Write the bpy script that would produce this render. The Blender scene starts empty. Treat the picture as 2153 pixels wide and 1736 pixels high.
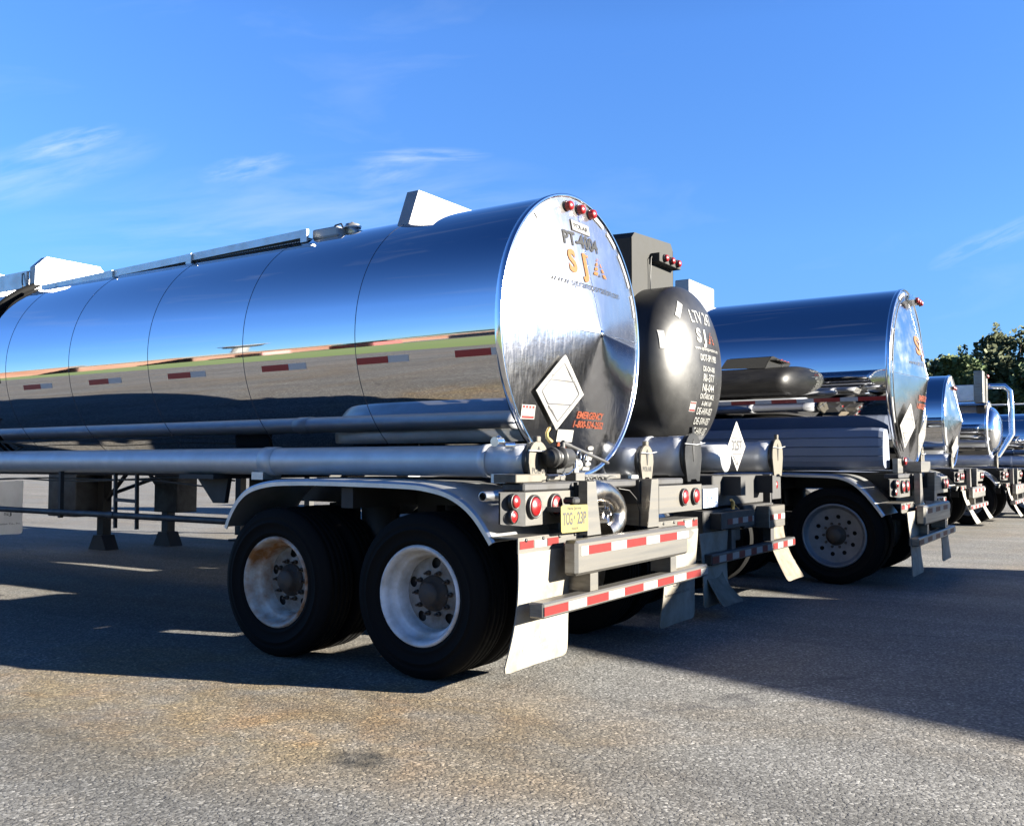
import bpy, math, random
from mathutils import Vector, Matrix
from mathutils.geometry import delaunay_2d_cdt
random.seed(7)
PI = math.pi
sc = bpy.context.scene
col = sc.collection

# ------------------------------------------------------------------ camera
cam_d = bpy.data.cameras.new('camera'); cam = bpy.data.objects.new('camera', cam_d); col.objects.link(cam)
cam.location = (3.6408, -5.7443, 1.3127)
YAW, PITCH = 0.5779, 0.0527
cam.rotation_euler = (PI/2 + PITCH, 0, YAW)
cam_d.sensor_width = 36.0; cam_d.lens = 36.0*1987.1/2153.0
cam_d.clip_start = 0.05; cam_d.clip_end = 6000
sc.camera = cam

# ------------------------------------------------------------------ light
SUN_AZ, SUN_EL = math.radians(20), math.radians(15.3)
D_ = math.radians
WISPS = [(D_(148.6), D_(17.2), 0.055, 0.014, 0.40, 0.36), (D_(139.0), D_(16.9), 0.050, 0.015, 0.28, 0.32), (D_(128.6), D_(18.1), 0.075, 0.010, 0.06, 0.30),
         (D_(130.5), D_(17.2), 0.05, 0.022, 0.3, 0.2), (D_(96.0), D_(11.9), 0.060, 0.013, 0.35, 0.28), (D_(150), D_(15.5), 0.12, 0.03, 0.4, 0.25), (D_(136), D_(14.5), 0.28, 0.06, 0.15, 0.28)]
world = bpy.data.worlds.new('World'); sc.world = world; world.use_nodes = True
wn, wl = world.node_tree.nodes, world.node_tree.links
wn.clear()
wo = wn.new('ShaderNodeOutputWorld'); bg = wn.new('ShaderNodeBackground')
sky = wn.new('ShaderNodeTexSky'); sky.sky_type = 'NISHITA'; sky.sun_disc = False
sky.sun_elevation = SUN_EL; sky.sun_rotation = PI/2 - SUN_AZ
sky.air_density = 0.42; sky.dust_density = 0.0; sky.ozone_density = 5.5; sky.altitude = 0
hs = wn.new('ShaderNodeHueSaturation'); hs.inputs['Saturation'].default_value = 1.0; hs.inputs['Hue'].default_value = 0.5
wl.new(sky.outputs[0], hs.inputs['Color'])
# thin wisps of cirrus
tc = wn.new('ShaderNodeTexCoord'); sep = wn.new('ShaderNodeSeparateXYZ'); wl.new(tc.outputs['Generated'], sep.inputs[0])
mp = wn.new('ShaderNodeMapping'); mp.inputs['Scale'].default_value = (2.0, 3.2, 9.0); mp.inputs['Rotation'].default_value = (0.25, 0.35, 0.5)
mp.inputs['Location'].default_value = (3.1, 0.4, 2.3)
wl.new(tc.outputs['Generated'], mp.inputs[0])
nz = wn.new('ShaderNodeTexNoise'); nz.inputs['Scale'].default_value = 1.6; nz.inputs['Detail'].default_value = 9; nz.inputs['Roughness'].default_value = 0.55
nz.inputs['Distortion'].default_value = 0.6
wl.new(mp.outputs[0], nz.inputs['Vector'])
cr = wn.new('ShaderNodeValToRGB'); cr.color_ramp.elements[0].position = 0.58; cr.color_ramp.elements[1].position = 0.80
cr.color_ramp.elements[0].color = (0, 0, 0, 1); cr.color_ramp.elements[1].color = (0.42, 0.42, 0.42, 1)
wl.new(nz.outputs[0], cr.inputs[0])
band = wn.new('ShaderNodeValToRGB'); band.color_ramp.elements[0].position = 0.0; band.color_ramp.elements[1].position = 0.42
e_ = band.color_ramp.elements.new(0.2); e_.color = (1, 1, 1, 1)
band.color_ramp.elements[0].color = (0.3, 0.3, 0.3, 1); band.color_ramp.elements[2].color = (0, 0, 0, 1)
wl.new(sep.outputs[2], band.inputs[0])
ev = wn.new('ShaderNodeValToRGB'); el_ = ev.color_ramp.elements        # evens out the sky's brightness with height above the horizon
for q in range(4): el_.new(0.1*q+0.1)
for q, (p_, c_) in zip(el_, ((0.0, (0.16, 0.14, 0.11)), (0.04, (0.25, 0.22, 0.16)), (0.10, (0.34, 0.31, 0.24)), (0.22, (0.46, 0.46, 0.38)), (0.42, (0.52, 0.57, 0.56)), (0.85, (0.13, 0.22, 0.30)))):
    q.position = p_; q.color = (*c_, 1)
wl.new(sep.outputs[2], ev.inputs[0])
evm = wn.new('ShaderNodeMixRGB'); evm.blend_type = 'MULTIPLY'; evm.inputs['Fac'].default_value = 1.0
wl.new(hs.outputs[0], evm.inputs['Color1']); wl.new(ev.outputs[0], evm.inputs['Color2'])
def vdot(vec, const):
    q = wn.new('ShaderNodeVectorMath'); q.operation = 'DOT_PRODUCT'; q.inputs[1].default_value = const; wl.new(vec, q.inputs[0]); return q.outputs['Value']
def wmath(op, a_, b_, clamp=False):
    q = wn.new('ShaderNodeMath'); q.operation = op; q.use_clamp = clamp
    for i_, v_ in enumerate((a_, b_)):
        if isinstance(v_, (int, float)): q.inputs[i_].default_value = v_
        else: wl.new(v_, q.inputs[i_])
    return q.outputs[0]
total = wmath('MULTIPLY', cr.outputs[0], 0.25)
for (az_, el__, wa, wb, tilt, amt) in WISPS:      # bearing, height, half sizes in radians, tilt, density
    c_ = Vector((math.cos(el__)*math.cos(az_), math.cos(el__)*math.sin(az_), math.sin(el__)))
    e1 = Vector((math.sin(az_), -math.cos(az_), 0)); e2 = e1.cross(c_)
    u_ = e1*math.cos(tilt) + e2*math.sin(tilt); v_ = e2*math.cos(tilt) - e1*math.sin(tilt)
    U_ = wmath('SUBTRACT', vdot(tc.outputs['Generated'], tuple(u_/wa)), c_.dot(u_)/wa); V_ = wmath('SUBTRACT', vdot(tc.outputs['Generated'], tuple(v_/wb)), c_.dot(v_)/wb)
    q_ = wmath('SUBTRACT', 1.0, wmath('ADD', wmath('MULTIPLY', U_, U_), wmath('MULTIPLY', V_, V_)), True)
    fr = wmath('GREATER_THAN', vdot(tc.outputs['Generated'], tuple(c_)), 0.0)
    n3 = wn.new('ShaderNodeTexNoise'); n3.inputs['Scale'].default_value = 1.0; n3.inputs['Detail'].default_value = 5; n3.inputs['Roughness'].default_value = 0.6; n3.inputs['Distortion'].default_value = 0.35
    cb = wn.new('ShaderNodeCombineXYZ'); wl.new(wmath('MULTIPLY', U_, 1.3), cb.inputs[0]); wl.new(wmath('MULTIPLY', V_, 1.9), cb.inputs[1]); cb.inputs[2].default_value = az_*7
    wl.new(cb.outputs[0], n3.inputs['Vector'])
    mr = wn.new('ShaderNodeMapRange'); mr.inputs[1].default_value = 0.38; mr.inputs[2].default_value = 0.72; wl.new(n3.outputs[0], mr.inputs[0])
    total = wmath('ADD', total, wmath('MULTIPLY', wmath('MULTIPLY', wmath('MULTIPLY', q_, fr), mr.outputs[0]), amt))
mx = wn.new('ShaderNodeMixRGB'); mx.inputs['Color2'].default_value = (0.95, 1.08, 1.20, 1)
wl.new(total, mx.inputs['Fac']); wl.new(evm.outputs[0], mx.inputs['Color1'])
wl.new(mx.outputs[0], bg.inputs[0]); bg.inputs[1].default_value = 0.11
wl.new(bg.outputs[0], wo.inputs[0])
sd = bpy.data.lights.new('sun', 'SUN'); sd.energy = 4.6; sd.angle = math.radians(0.53); sd.color = (1.0, 0.93, 0.80)
sun = bpy.data.objects.new('sun', sd); col.objects.link(sun)
sv = Vector((math.cos(SUN_EL)*math.cos(SUN_AZ), math.cos(SUN_EL)*math.sin(SUN_AZ), math.sin(SUN_EL)))
sun.rotation_euler = sv.to_track_quat('Z', 'Y').to_euler()
sun.location = (30, 10, 12)
sc.view_settings.view_transform = 'Standard'; sc.view_settings.look = 'None'
sc.view_settings.exposure = 3.15; sc.view_settings.gamma = 1.0; sc.view_settings.use_curve_mapping = False
sc.cycles.max_bounces = 10; sc.cycles.glossy_bounces = 6
sc.cycles.sample_clamp_indirect = 6

# ------------------------------------------------------------------ materials
def mat(name, color, rough=0.6, metal=0.0, noise=None, bump=None, spec=None, coat=None, stretch=None):
    """noise = (scale, amount, dark colour multiplier), bump = (scale, strength, distance)"""
    m = bpy.data.materials.new(name); m.use_nodes = True
    n, l = m.node_tree.nodes, m.node_tree.links
    b = n['Principled BSDF']
    b.inputs['Roughness'].default_value = rough; b.inputs['Metallic'].default_value = metal
    k_ = 0.70 if metal < 0.9 else 1.0
    color = tuple(q*k_ for q in color); c = (*color, 1)
    if noise: noise = (noise[0], noise[1], tuple(q*k_ for q in noise[2]))
    b.inputs['Base Color'].default_value = c
    if spec is not None: b.inputs['Specular IOR Level'].default_value = spec
    if coat: b.inputs['Coat Weight'].default_value = coat
    t = n.new('ShaderNodeTexCoord')
    if noise:
        s, amt, c2 = noise
        nn = n.new('ShaderNodeTexNoise'); nn.inputs['Scale'].default_value = s; nn.inputs['Detail'].default_value = 7
        nn.inputs['Roughness'].default_value = 0.65
        if stretch:
            ms = n.new('ShaderNodeMapping'); ms.inputs['Scale'].default_value = stretch; l.new(t.outputs['Object'], ms.inputs[0]); l.new(ms.outputs[0], nn.inputs['Vector'])
        else: l.new(t.outputs['Object'], nn.inputs['Vector'])
        r = n.new('ShaderNodeValToRGB'); r.color_ramp.elements[0].position = 0.35; r.color_ramp.elements[1].position = 0.7
        l.new(nn.outputs[0], r.inputs[0])
        x = n.new('ShaderNodeMixRGB'); x.inputs['Color1'].default_value = c; x.inputs['Color2'].default_value = (*c2, 1)
        k = n.new('ShaderNodeMath'); k.operation = 'MULTIPLY'; k.inputs[1].default_value = amt
        l.new(r.outputs[0], k.inputs[0]); l.new(k.outputs[0], x.inputs['Fac']); l.new(x.outputs[0], b.inputs['Base Color'])
        rr = n.new('ShaderNodeMath'); rr.operation = 'MULTIPLY_ADD'; rr.inputs[1].default_value = 0.18*amt; rr.inputs[2].default_value = rough
        l.new(r.outputs[0], rr.inputs[0]); l.new(rr.outputs[0], b.inputs['Roughness'])
    if bump:
        s, st, d = bump
        nb = n.new('ShaderNodeTexNoise'); nb.inputs['Scale'].default_value = s; nb.inputs['Detail'].default_value = 4
        l.new(t.outputs['Object'], nb.inputs['Vector'])
        bm_ = n.new('ShaderNodeBump'); bm_.inputs['Strength'].default_value = st; bm_.inputs['Distance'].default_value = d
        l.new(nb.outputs[0], bm_.inputs['Height']); l.new(bm_.outputs[0], b.inputs['Normal'])
    return m

M = {}
M['mirror'] = mat('polished_steel', (0.60, 0.60, 0.61), 0.025, 1.0, bump=(0.9, 0.10, 0.012))
M['head'] = mat('scuffed_steel', (0.55, 0.55, 0.56), 0.16, 1.0, noise=(5, 0.8, (0.42, 0.42, 0.42)), bump=(4, 0.35, 0.008))
M['trim'] = mat('rim_steel', (0.75, 0.76, 0.78), 0.12, 1.0)
M['seam'] = mat('seam_line', (0.05, 0.06, 0.09), 0.4, 0.6)
M['alu'] = mat('dull_aluminium', (0.48, 0.49, 0.50), 0.36, 0.9, noise=(6, 0.5, (0.32, 0.32, 0.31)), bump=(30, 0.1, 0.004))
M['alu_plate'] = mat('aluminium_plate', (0.27, 0.265, 0.255), 0.33, 0.85, noise=(5, 0.8, (0.15, 0.135, 0.11)), bump=(60, 0.12, 0.002), stretch=(1, 0.12, 5))
M['bright'] = mat('bright_sheet', (0.30, 0.30, 0.31), 0.35, 0.35, noise=(5, 0.3, (0.6, 0.6, 0.6)))
M['tube'] = mat('hose_tube_alloy', (0.62, 0.64, 0.68), 0.42, 0.5, noise=(7, 0.5, (0.45, 0.46, 0.49)))
M['tube_cap'] = mat('cast_cap', (0.115, 0.105, 0.085), 0.5, 0.3, noise=(14, 0.7, (0.06, 0.052, 0.04)), bump=(90, 0.2, 0.002))
M['dark'] = mat('dark_chassis', (0.007, 0.007, 0.008), 0.6, 0.0, noise=(9, 0.6, (0.016, 0.014, 0.012)))
M['darkalu'] = mat('grey_chassis', (0.055, 0.056, 0.06), 0.5, 0.4, noise=(7, 0.8, (0.02, 0.018, 0.016)))
M['rubber'] = mat('black_rubber', (0.004, 0.004, 0.0042), 0.8, 0.0, bump=(40, 0.15, 0.003), spec=0.12)
M['rim'] = mat('white_rim_paint', (0.78, 0.80, 0.84), 0.5, 0.0, noise=(6, 0.9, (0.40, 0.35, 0.29)))
M['rim_rust'] = mat('rusty_rim_paint', (0.62, 0.60, 0.55), 0.6, 0.0, noise=(4, 1.3, (0.26, 0.10, 0.02)))
M['rim_alu'] = mat('alloy_rim', (0.17, 0.19, 0.22), 0.45, 0.3, noise=(8, 0.6, (0.10, 0.11, 0.12)))
M['hub'] = mat('greasy_hub', (0.035, 0.032, 0.03), 0.6, 0.1, noise=(20, 0.8, (0.10, 0.065, 0.04)))
M['red'] = mat('red_lens', (0.16, 0.003, 0.004), 0.35, 0.0, coat=0.1)
M['redtape'] = mat('red_tape', (0.11, 0.004, 0.0035), 0.5, noise=(30, 0.3, (0.07, 0.004, 0.004)), spec=0.2)
M['redtape_shade'] = mat('red_tape_in_shade', (0.32, 0.008, 0.014), 0.4)  # same red tape, colour lifted for the flank lying in shade
M['whitetape'] = mat('white_tape', (0.22, 0.22, 0.22), 0.45, noise=(25, 0.3, (0.12, 0.12, 0.12)))
M['whitetape_shade'] = mat('white_tape_in_shade', (0.50, 0.50, 0.54), 0.4)  # white tape again, its colour raised for the shaded flank
M['white'] = mat('white_paint', (0.21, 0.21, 0.205), 0.55, noise=(13, 0.7, (0.10, 0.09, 0.07)))
M['flap'] = mat('white_mud_flap', (0.20, 0.193, 0.175), 0.6, noise=(4.5, 0.9, (0.11, 0.085, 0.05)), bump=(8, 0.1, 0.01))
M['flap_brown'] = mat('dirty_mud_flap', (0.13, 0.11, 0.08), 0.7, noise=(6, 0.9, (0.06, 0.042, 0.024)))
M['ink'] = mat('black_ink', (0.02, 0.02, 0.025), 0.5)
M['ink_grey'] = mat('faded_ink', (0.50, 0.46, 0.38), 0.6)
M['grey_letters'] = mat('grey_letters', (0.010, 0.011, 0.013), 0.7, spec=0.2)
M['head_clean'] = mat('bright_steel', (0.50, 0.51, 0.53), 0.11, 1.0, noise=(5, 0.8, (0.40, 0.40, 0.41)), bump=(3, 0.25, 0.010))
M['orange'] = mat('orange_vinyl', (0.15, 0.052, 0.004), 0.6, spec=0.2)
M['orange_red'] = mat('orange_red_vinyl', (0.13, 0.022, 0.004), 0.6, spec=0.2)
M['white_letters'] = mat('white_letters', (0.22, 0.22, 0.21), 0.5)
M['blacktank'] = mat('satin_black_paint', (0.009, 0.009, 0.0095), 0.36, 0.0, noise=(4, 0.5, (0.022, 0.022, 0.022)), spec=0.35, bump=(2.5, 0.25, 0.01))
M['greypanel'] = mat('dark_grey_panel', (0.024, 0.024, 0.023), 0.65, noise=(12, 0.5, (0.03, 0.03, 0.027)), spec=0.2)
M['yellow'] = mat('yellow_plate', (0.135, 0.112, 0.018), 0.5, noise=(9, 0.3, (0.15, 0.135, 0.05)))
M['blueplate'] = mat('pale_plate', (0.35, 0.42, 0.55), 0.4)
M['blue_ink'] = mat('blue_ink', (0.03, 0.06, 0.25), 0.5)
M['cast'] = mat('cast_black', (0.03, 0.03, 0.03), 0.45, 0.3)
M['steelpipe'] = mat('stainless_elbow', (0.34, 0.32, 0.29), 0.2, 1.0, noise=(10, 0.6, (0.35, 0.30, 0.25)))
M['trough'] = mat('painted_trough', (0.20, 0.23, 0.30), 0.45, 0.2, noise=(3, 0.4, (0.14, 0.16, 0.21)))
M['flap_shade'] = mat('white_mud_flap_in_shade', (0.80, 0.80, 0.80), 0.6, noise=(4, 0.4, (0.5, 0.48, 0.44)))  # white flap with its colour raised to suit hanging in shade
M['panel_dull'] = mat('dull_grey_panel', (0.06, 0.06, 0.06), 0.75, 0.0, noise=(8, 0.7, (0.03, 0.03, 0.03)), spec=0.2)  # darker and duller than the flat plate beside it
M['disc'] = mat('shaded_grimy_disc', (0.36, 0.34, 0.32), 0.6, 0.0, noise=(9, 1.0, (0.15, 0.12, 0.09)))  # grime plus the recess's shade, put into a darker grey than the rim
M['brass'] = mat('brass', (0.6, 0.42, 0.15), 0.35, 0.9)
M['green'] = mat('green_sticker', (0.1, 0.35, 0.15), 0.5)

def grating_material():
    m = mat('perforated_sheet', (0.06, 0.06, 0.05), 0.6, 0.4)
    n, l = m.node_tree.nodes, m.node_tree.links
    t = n.new('ShaderNodeTexCoord'); v = n.new('ShaderNodeTexVoronoi'); v.inputs['Scale'].default_value = 34; v.inputs['Randomness'].default_value = 0
    l.new(t.outputs['Object'], v.inputs['Vector'])
    r = n.new('ShaderNodeValToRGB'); r.color_ramp.interpolation = 'CONSTANT'
    r.color_ramp.elements[0].color = (0.45, 0.45, 0.42, 1); r.color_ramp.elements[1].position = 0.25; r.color_ramp.elements[1].color = (0.03, 0.03, 0.028, 1)
    l.new(v.outputs['Distance'], r.inputs[0]); l.new(r.outputs[0], n['Principled BSDF'].inputs['Base Color'])
    return m
M['grating'] = grating_material()

M['head_low'] = mat('scraped_dim_steel', (0.42, 0.42, 0.43), 0.16, 1.0, noise=(5, 0.8, (0.30, 0.30, 0.31)), bump=(5, 0.4, 0.010))  # scraped lower half; its lack of glare is put into a darker colour
def scratched(m, lo, hi, sc_=(1, 12, 3)):
    """fine radial-free scratches and chips over the rear heads"""
    n, l = m.node_tree.nodes, m.node_tree.links
    b = n['Principled BSDF']
    t = n.new('ShaderNodeTexCoord'); mp = n.new('ShaderNodeMapping'); mp.inputs['Scale'].default_value = sc_; mp.inputs['Rotation'].default_value = (0.12, 0, 0)
    l.new(t.outputs['Object'], mp.inputs[0])
    v = n.new('ShaderNodeTexNoise'); v.inputs['Scale'].default_value = 3.0; v.inputs['Detail'].default_value = 6
    l.new(mp.outputs[0], v.inputs['Vector'])
    r = n.new('ShaderNodeMapRange'); r.inputs[1].default_value = 0.45; r.inputs[2].default_value = 0.75; r.inputs[3].default_value = lo; r.inputs[4].default_value = hi
    l.new(v.outputs[0], r.inputs[0]); 
    l.new(r.outputs[0], b.inputs['Roughness'])
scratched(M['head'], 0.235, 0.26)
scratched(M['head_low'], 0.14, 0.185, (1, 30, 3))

# ------------------------------------------------------------------ mesh helper
class MB:
    def __init__(s): s.v = []; s.f = []; s.sm = []; s.mi = []; s.cur = 0
    def add(s, vs, fs, smooth=False):
        o = len(s.v); s.v += [tuple(p) for p in vs]
        for f in fs: s.f.append([i+o for i in f]); s.sm.append(smooth); s.mi.append(s.cur)
        return s
    def box(s, x0, x1, y0, y1, z0, z1, bev=0.0):
        if bev <= 0:
            vs = [(x, y, z) for x in (x0, x1) for y in (y0, y1) for z in (z0, z1)]
            return s.add(vs, [(0,1,3,2), (4,6,7,5), (0,4,5,1), (2,3,7,6), (0,2,6,4), (1,5,7,3)])
        b = min(bev, (x1-x0)*.45, (y1-y0)*.45, (z1-z0)*.45)
        vs = []; idx = {}
        X, Y, Z = (x0, x1), (y0, y1), (z0, z1)
        for i in (0, 1):
            for j in (0, 1):
                for k in (0, 1):
                    sx, sy, sz = (1, -1)[i], (1, -1)[j], (1, -1)[k]
                    for a, d in enumerate(((0, b, b), (b, 0, b), (b, b, 0))):
                        idx[i, j, k, a] = len(vs); vs.append((X[i]+sx*d[0], Y[j]+sy*d[1], Z[k]+sz*d[2]))
        g = lambda i, j, k, a: idx[i, j, k, a]
        fs = []
        for i in (0, 1): fs.append([g(i,0,0,0), g(i,1,0,0), g(i,1,1,0), g(i,0,1,0)])
        for j in (0, 1): fs.append([g(0,j,0,1), g(1,j,0,1), g(1,j,1,1), g(0,j,1,1)])
        for k in (0, 1): fs.append([g(0,0,k,2), g(1,0,k,2), g(1,1,k,2), g(0,1,k,2)])
        for j in (0, 1):
            for k in (0, 1): fs.append([g(0,j,k,1), g(1,j,k,1), g(1,j,k,2), g(0,j,k,2)])
        for i in (0, 1):
            for k in (0, 1): fs.append([g(i,0,k,0), g(i,1,k,0), g(i,1,k,2), g(i,0,k,2)])
        for i in (0, 1):
            for j in (0, 1): fs.append([g(i,j,0,0), g(i,j,1,0), g(i,j,1,1), g(i,j,0,1)])
        for i in (0, 1):
            for j in (0, 1):
                for k in (0, 1): fs.append([g(i,j,k,0), g(i,j,k,1), g(i,j,k,2)])
        return s.add(vs, fs)
    def beam(s, a, b, w, h=None):
        """box along a-b with section w x h"""
        h = h or w; a, b = Vector(a), Vector(b); d = (b-a).normalized()
        u = d.cross(Vector((0, 0, 1)));
        if u.length < 1e-3: u = Vector((0, 1, 0))
        u.normalize(); n = u.cross(d).normalized(); vs = []
        for p in (a, b):
            for i, j in ((-1,-1), (1,-1), (1,1), (-1,1)): vs.append(p + u*i*w/2 + n*j*h/2)
        return s.add(vs, [(0,1,2,3), (7,6,5,4), (0,4,5,1), (1,5,6,2), (2,6,7,3), (3,7,4,0)])
    def tube(s, pts, r, n=12, caps=True, closed=False):
        pts = [Vector(p) for p in pts]; m = len(pts); vs = []; prev = None
        rr = r if isinstance(r, (list, tuple)) else [r]*m
        for i, p in enumerate(pts):
            if closed: d = pts[(i+1) % m] - pts[i-1]
            else: d = pts[min(i+1, m-1)] - pts[max(i-1, 0)]
            d.normalize()
            if prev is None:
                u = d.cross(Vector((0, 0, 1)))
                if u.length < 0.05: u = d.cross(Vector((0, 1, 0)))
            else: u = prev - d*prev.dot(d)
            u.normalize(); prev = u; w = d.cross(u)
            for k in range(n):
                a = 2*PI*k/n; vs.append(p + (u*math.cos(a) + w*math.sin(a))*rr[i])
        fs = []
        for i in range(m if closed else m-1):
            j = (i+1) % m
            for k in range(n): fs.append((i*n+k, i*n+(k+1) % n, j*n+(k+1) % n, j*n+k))
        s.add(vs, fs, True)
        if caps and not closed:
            s.add([vs[k] for k in range(n)], [tuple(range(n))]); s.add([vs[(m-1)*n+k] for k in range(n)], [tuple(range(n))])
        return s
    def lathe(s, prof, origin=(0, 0, 0), axis='x', n=48, smooth=True, a0=0, a1=2*PI):
        """prof = [(along axis, radius)]"""
        vs = []; full = abs(a1-a0-2*PI) < 1e-6; cnt = n if full else n+1
        for t, r in prof:
            for k in range(cnt):
                a = a0 + (a1-a0)*k/n; c, q = r*math.cos(a), r*math.sin(a)
                p = (t, c, q) if axis == 'x' else (c, t, q) if axis == 'y' else (c, q, t)
                vs.append((p[0]+origin[0], p[1]+origin[1], p[2]+origin[2]))
        fs = []
        for i in range(len(prof)-1):
            for k in range(n):
                k2 = (k+1) % cnt
                fs.append((i*cnt+k, i*cnt+k2, (i+1)*cnt+k2, (i+1)*cnt+k))
        return s.add(vs, fs, smooth)
    def prism(s, poly, f0, f1):
        """poly in 2D, f0/f1 map (u, v) to the two faces"""
        n = len(poly); vs = [f0(*p) for p in poly] + [f1(*p) for p in poly]
        return s.add(vs, [tuple(range(n)), tuple(range(2*n-1, n-1, -1))] + [(i, (i+1) % n, (i+1) % n+n, i+n) for i in range(n)])
    def build(s, name, m, parent=None, autosmooth=True):
        me = bpy.data.meshes.new(name); me.from_pydata(s.v, [], s.f)
        ms = m if isinstance(m, (list, tuple)) else [m]
        for q in ms: me.materials.append(q)
        me.polygons.foreach_set('use_smooth', s.sm); me.polygons.foreach_set('material_index', s.mi); me.update()
        import bmesh
        bm = bmesh.new(); bm.from_mesh(me); bmesh.ops.recalc_face_normals(bm, faces=bm.faces); bm.to_mesh(me); bm.free()
        o = bpy.data.objects.new(name, me); col.objects.link(o)
        if parent: o.parent = parent
        return o

def tag(o, label=None, cat=None, group=None, kind=None):
    if label: o['label'] = label
    if cat: o['category'] = cat
    if group: o['group'] = group
    if kind: o['kind'] = kind
    return o
def empty(name, loc, rz=0):
    o = bpy.data.objects.new(name, None); col.objects.link(o); o.location = loc; o.rotation_euler = (0, 0, rz); o.empty_display_size = 0.3
    return o
def copy_tree(o, parent=None):
    c = o.copy(); col.objects.link(c); c.parent = parent
    for ch in list(o.children): copy_tree(ch, c)
    return c

def text_mesh(s, bold=0.0):
    """flat triangulated outline of a string, unit cap height, origin at its lower left; returns verts2d, faces, width"""
    cu = bpy.data.curves.new('t', 'FONT'); cu.body = s; cu.offset = bold; cu.resolution_u = 4
    ob = bpy.data.objects.new('t', cu); col.objects.link(ob)
    dg = bpy.context.evaluated_depsgraph_get(); dg.update()
    me = bpy.data.meshes.new_from_object(ob.evaluated_get(dg))
    vs = [(v.co.x, v.co.y) for v in me.vertices]; fs = [tuple(p.vertices) for p in me.polygons]
    bpy.data.objects.remove(ob); bpy.data.curves.remove(cu); bpy.data.meshes.remove(me)
    if not vs: return [], [], 0
    x0 = min(v[0] for v in vs); x1 = max(v[0] for v in vs)
    k = 1/0.69
    return [((v[0]-x0)*k, v[1]*k) for v in vs], fs, (x1-x0)*k
def lettering(mb, s, cx_, z0, h, w, fmap, bold=0.012, shear=0.0):
    """string centred on cx_, baseline z0, cap height h, total width w; fmap (u, v) -> point"""
    vs, fs, W = text_mesh(s, bold)
    if not vs: return
    mb.add([fmap(cx_ - w/2 + (x + shear*y)*w/W, z0 + y*h) for x, y in vs], fs)

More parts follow.
